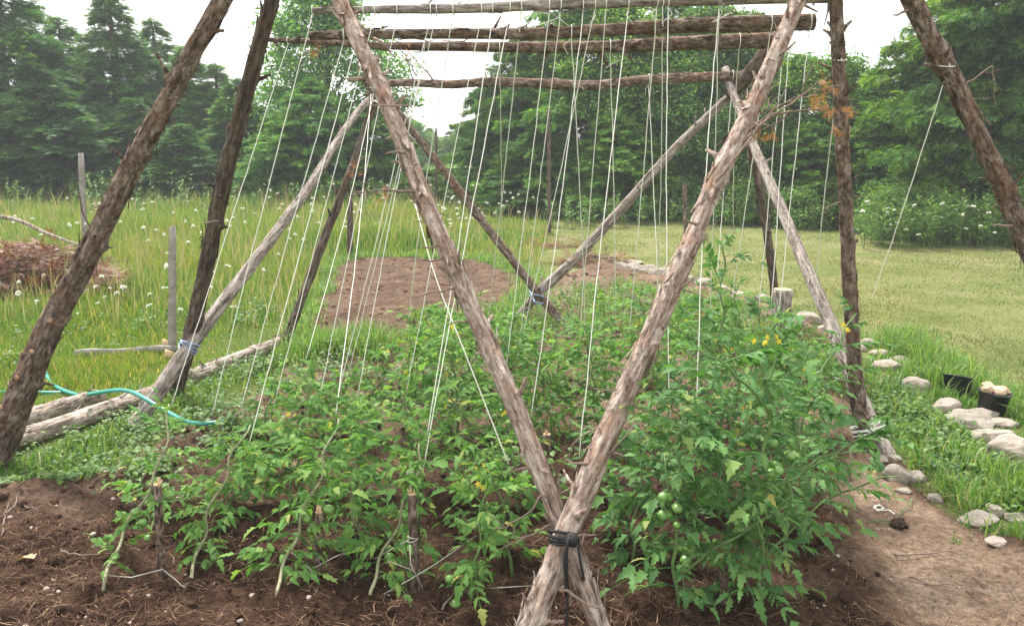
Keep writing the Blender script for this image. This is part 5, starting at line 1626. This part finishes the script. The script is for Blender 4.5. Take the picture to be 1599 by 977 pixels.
# ------------------------------------------------------------------ clod with twine on the path
g = G(1403, 823)
r_ = np.random.default_rng(5)
V = IV * (1 + .9 * (fbm(IV[:, 0] * 2.5 + 3, IV[:, 1] * 2.5 + IV[:, 2] * 2.2, 77, 4) - .5))[:, None]
co = obj('soil_clod', mesh('soil_clod', V * [.034, .028, .026], None, IT, M['clod'], False), None, g + [0, 0, .016], 'dark clod of roots lying on the path', 'clod')
b = MB()
lp = [atz(1397, 802, g[2] + .02), atz(1388, 796, g[2] + .012), atz(1380, 796, g[2] + .01), atz(1372, 796, g[2] + .015), atz(1364, 793, g[2] + .012), atz(1366, 789, g[2] + .01), atz(1376, 789, g[2] + .014), atz(1380, 793, g[2] + .018), atz(1370, 797, g[2] + .014), atz(1366, 791, g[2] + .02), atz(1374, 787, g[2] + .012)]
Q, _ = smooth_path(np.array(lp), .006); b.tube(Q, .0026, 5)
obj('white_twine', b.mesh('white_twine', M['twine'], True), label='loop of white twine beside the dark clod on the path', cat='twine')
b = MB()
for pts in ([(1404, 806), (1412, 795), (1420, 788), (1425, 775)], [(1396, 813), (1375, 812), (1355, 814)], [(1398, 815), (1380, 817), (1362, 812)], [(1412, 795), (1405, 797)]):
    b.tube(np.array([atz(a, c_, g[2] + .012) for a, c_ in pts]), .0025, 4)
obj('pulled_weed', b.mesh('pulled_weed', M['stem']), label='pulled green weed stalks lying around the dark clod', cat='weed')
b = MB()
p = G(1328, 752)
b.tube(np.array([p - [0, 0, .02], at(1330, 725, p[1]), at(1328, 700, p[1])]), .005, 5)
obj('cut_stalk', b.mesh('cut_stalk', M['stem_pale']), label='short cut stalk standing on the path by the low tomato bush', cat='stalk')

# dry leaf
g = G(40, 875)
lv = (SIMPLE[0] - [0, .5, 0]) * [1.2, 1, 1.3]
o = obj('dry_leaf', mesh('dry_leaf', lv, SIMPLE[1], None, M['dry_leaf'], False), None, g + [0, 0, .02], 'curled tan dead leaf on the dark soil', 'leaf')
o.scale = (.075, .075, .075); o.rotation_euler = (.2, .25, 1.4)

# ------------------------------------------------------------------ straw, clods and pebbles on the soil
mb = MB()
n = 60000
x, y = wedge(n, 2.0, 6.5, 1.6, .75)
k = poly_sd(x, y, BED) > -.05
x, y = x[k], y[k]
s_, m_, p_ = soil_h(x, y)
k = (rng.random(len(x)) > p_ * .75) & (rng.random(len(x)) < .25 + 1.3 * sstep(.35, .65, fbm(x * 3, y * 3, 95, 3)))
x, y = x[k], y[k]
n = len(x)
L = .015 + .06 * rng.random(n) ** 2
a = rng.random(n) * 6.283
z = hz(x, y) + .004 + .01 * rng.random(n)
d = np.stack([np.cos(a), np.sin(a), rng.normal(0, .2, n)], 1)
sdv = np.stack([-np.sin(a), np.cos(a), np.zeros(n)], 1) * (.0005 + .0009 * rng.random(n))[:, None]
p0 = np.stack([x, y, z], 1); p1 = p0 + d * L[:, None] * .5 + np.stack([rng.normal(0, .004, n), rng.normal(0, .004, n), .006 * rng.random(n)], 1); p2 = p0 + d * L[:, None]
for pp in (p1, p2): pp[:, 2] = np.maximum(pp[:, 2], hz(pp[:, 0], pp[:, 1]) + .003)
V = np.stack([p0 - sdv, p0 + sdv, p1 - sdv, p1 + sdv, p2 - sdv * .5, p2 + sdv * .5], 1).reshape(-1, 3)
o_ = (np.arange(n) * 6)[:, None]
mb.add(V, np.concatenate([np.array([[0, 1, 3, 2]]) + o_, np.array([[2, 3, 5, 4]]) + o_]))
obj('straw_mulch', mb.mesh('straw_mulch', M['straw']), kind='stuff', label='bits of straw and root fibre strewn on the soil', cat='straw')

def scatter_lumps(name, n, y0, y1, s0, s1, mat, label, cat, pathy):
    x, y = wedge(n, y0, y1, 1.5, .75)
    s_, m_, p_ = soil_h(x, y)
    k = (in_bed(x, y) > .02) & (rng.random(len(x)) < np.where(p_ > .5, pathy, 1.0))
    x, y = x[k], y[k]; n = len(x)
    sz = s0 + (s1 - s0) * rng.random(n) ** 3
    Vt = IV2 * (1 + .7 * (fbm(IV2[:, 0] * 2 + 1, IV2[:, 1] * 2 + IV2[:, 2] * 2.3, 99, 3) - .5))[:, None]
    fr = frames(rng.normal(0, 1, (n, 3)), rng.normal(0, 1, (n, 3)), sz)
    fr[:, 2, :] *= .7
    mb = MB(); mb.inst((Vt, np.zeros((0, 4), int), IT2), np.stack([x, y, hz(x, y) + sz * .2], 1), fr)
    obj(name, mb.mesh(name, mat, True), kind='stuff', label=label, cat=cat)
scatter_lumps('soil_crumbs', 2600, 2.1, 7, .004, .022, M['soil'], 'loose crumbs and clods of soil', 'soil', .0)
scatter_lumps('soil_crumbs', 3800, 6.4, 11.5, .004, .026, M['soil_dry'], 'dry clods over the tilled back patch', 'soil', 0)
scatter_lumps('pebbles', 420, 2.1, 6, .003, .012, M['pebble'], 'small pebbles in the soil', 'pebbles', 1.0)
b = MB()
TW = [((4, 838), (10, 800), (18, 782)), ((10, 805), (25, 790), (28, 775)), ((0, 760), (30, 790), (60, 800)), ((95, 865), (130, 872), (160, 868)), ((690, 955), (700, 940), (715, 928)), ((1420, 905), (1455, 918), (1480, 915)), ((1520, 905), (1550, 925)), ((1395, 870), (1450, 868), (1500, 862)), ((960, 880), (985, 868), (1005, 860))]
for t_ in TW:
    Q, _ = smooth_path(np.array([G(a, c_) + [0, 0, .012] for a, c_ in t_]), .02)
    b = MB(); b.tube(Q + rng.normal(0, .002, Q.shape), np.linspace(.0045, .002, len(Q)), 5)
    j = TW.index(t_)
    obj('fallen_twig', b.mesh('fallen_twig', M['twig'], True), label=['forked twig upright on the soil at the thick pole', 'short twig branching beside the forked twig', 'long twig lying below the foot of the thick pole', 'pale twig lying on soil near the dead leaf', 'bent twig on the dark soil before the stakes', 'curved dark twig on the path', 'straight twig near the path corner', 'long thin twig lying across the path', 'bare twig on the mulch beside the crossed poles'][j], cat='twig', group='fallen twigs')

# ------------------------------------------------------------------ thin volume, added to imitate the lens flare veil over the trees
hb = MB(); hb.box((0, 28, 8.5), 116, 74, 21)
hm = bpy.data.materials.new('glare_veil'); hm.use_nodes = True
hn = hm.node_tree.nodes; hn.clear()
ho_ = hn.new('ShaderNodeOutputMaterial'); hv = hn.new('ShaderNodeVolumePrincipled')
hv.inputs['Density'].default_value = .0022
hv.inputs['Color'].default_value = (.93, .96, 1, 1)
hm.node_tree.links.new(hv.outputs['Volume'], ho_.inputs['Volume'])
obj('glare_veil', hb.mesh('glare_veil', hm), kind='stuff', label='thin pale veil added in place of lens glare', cat='glare_veil')
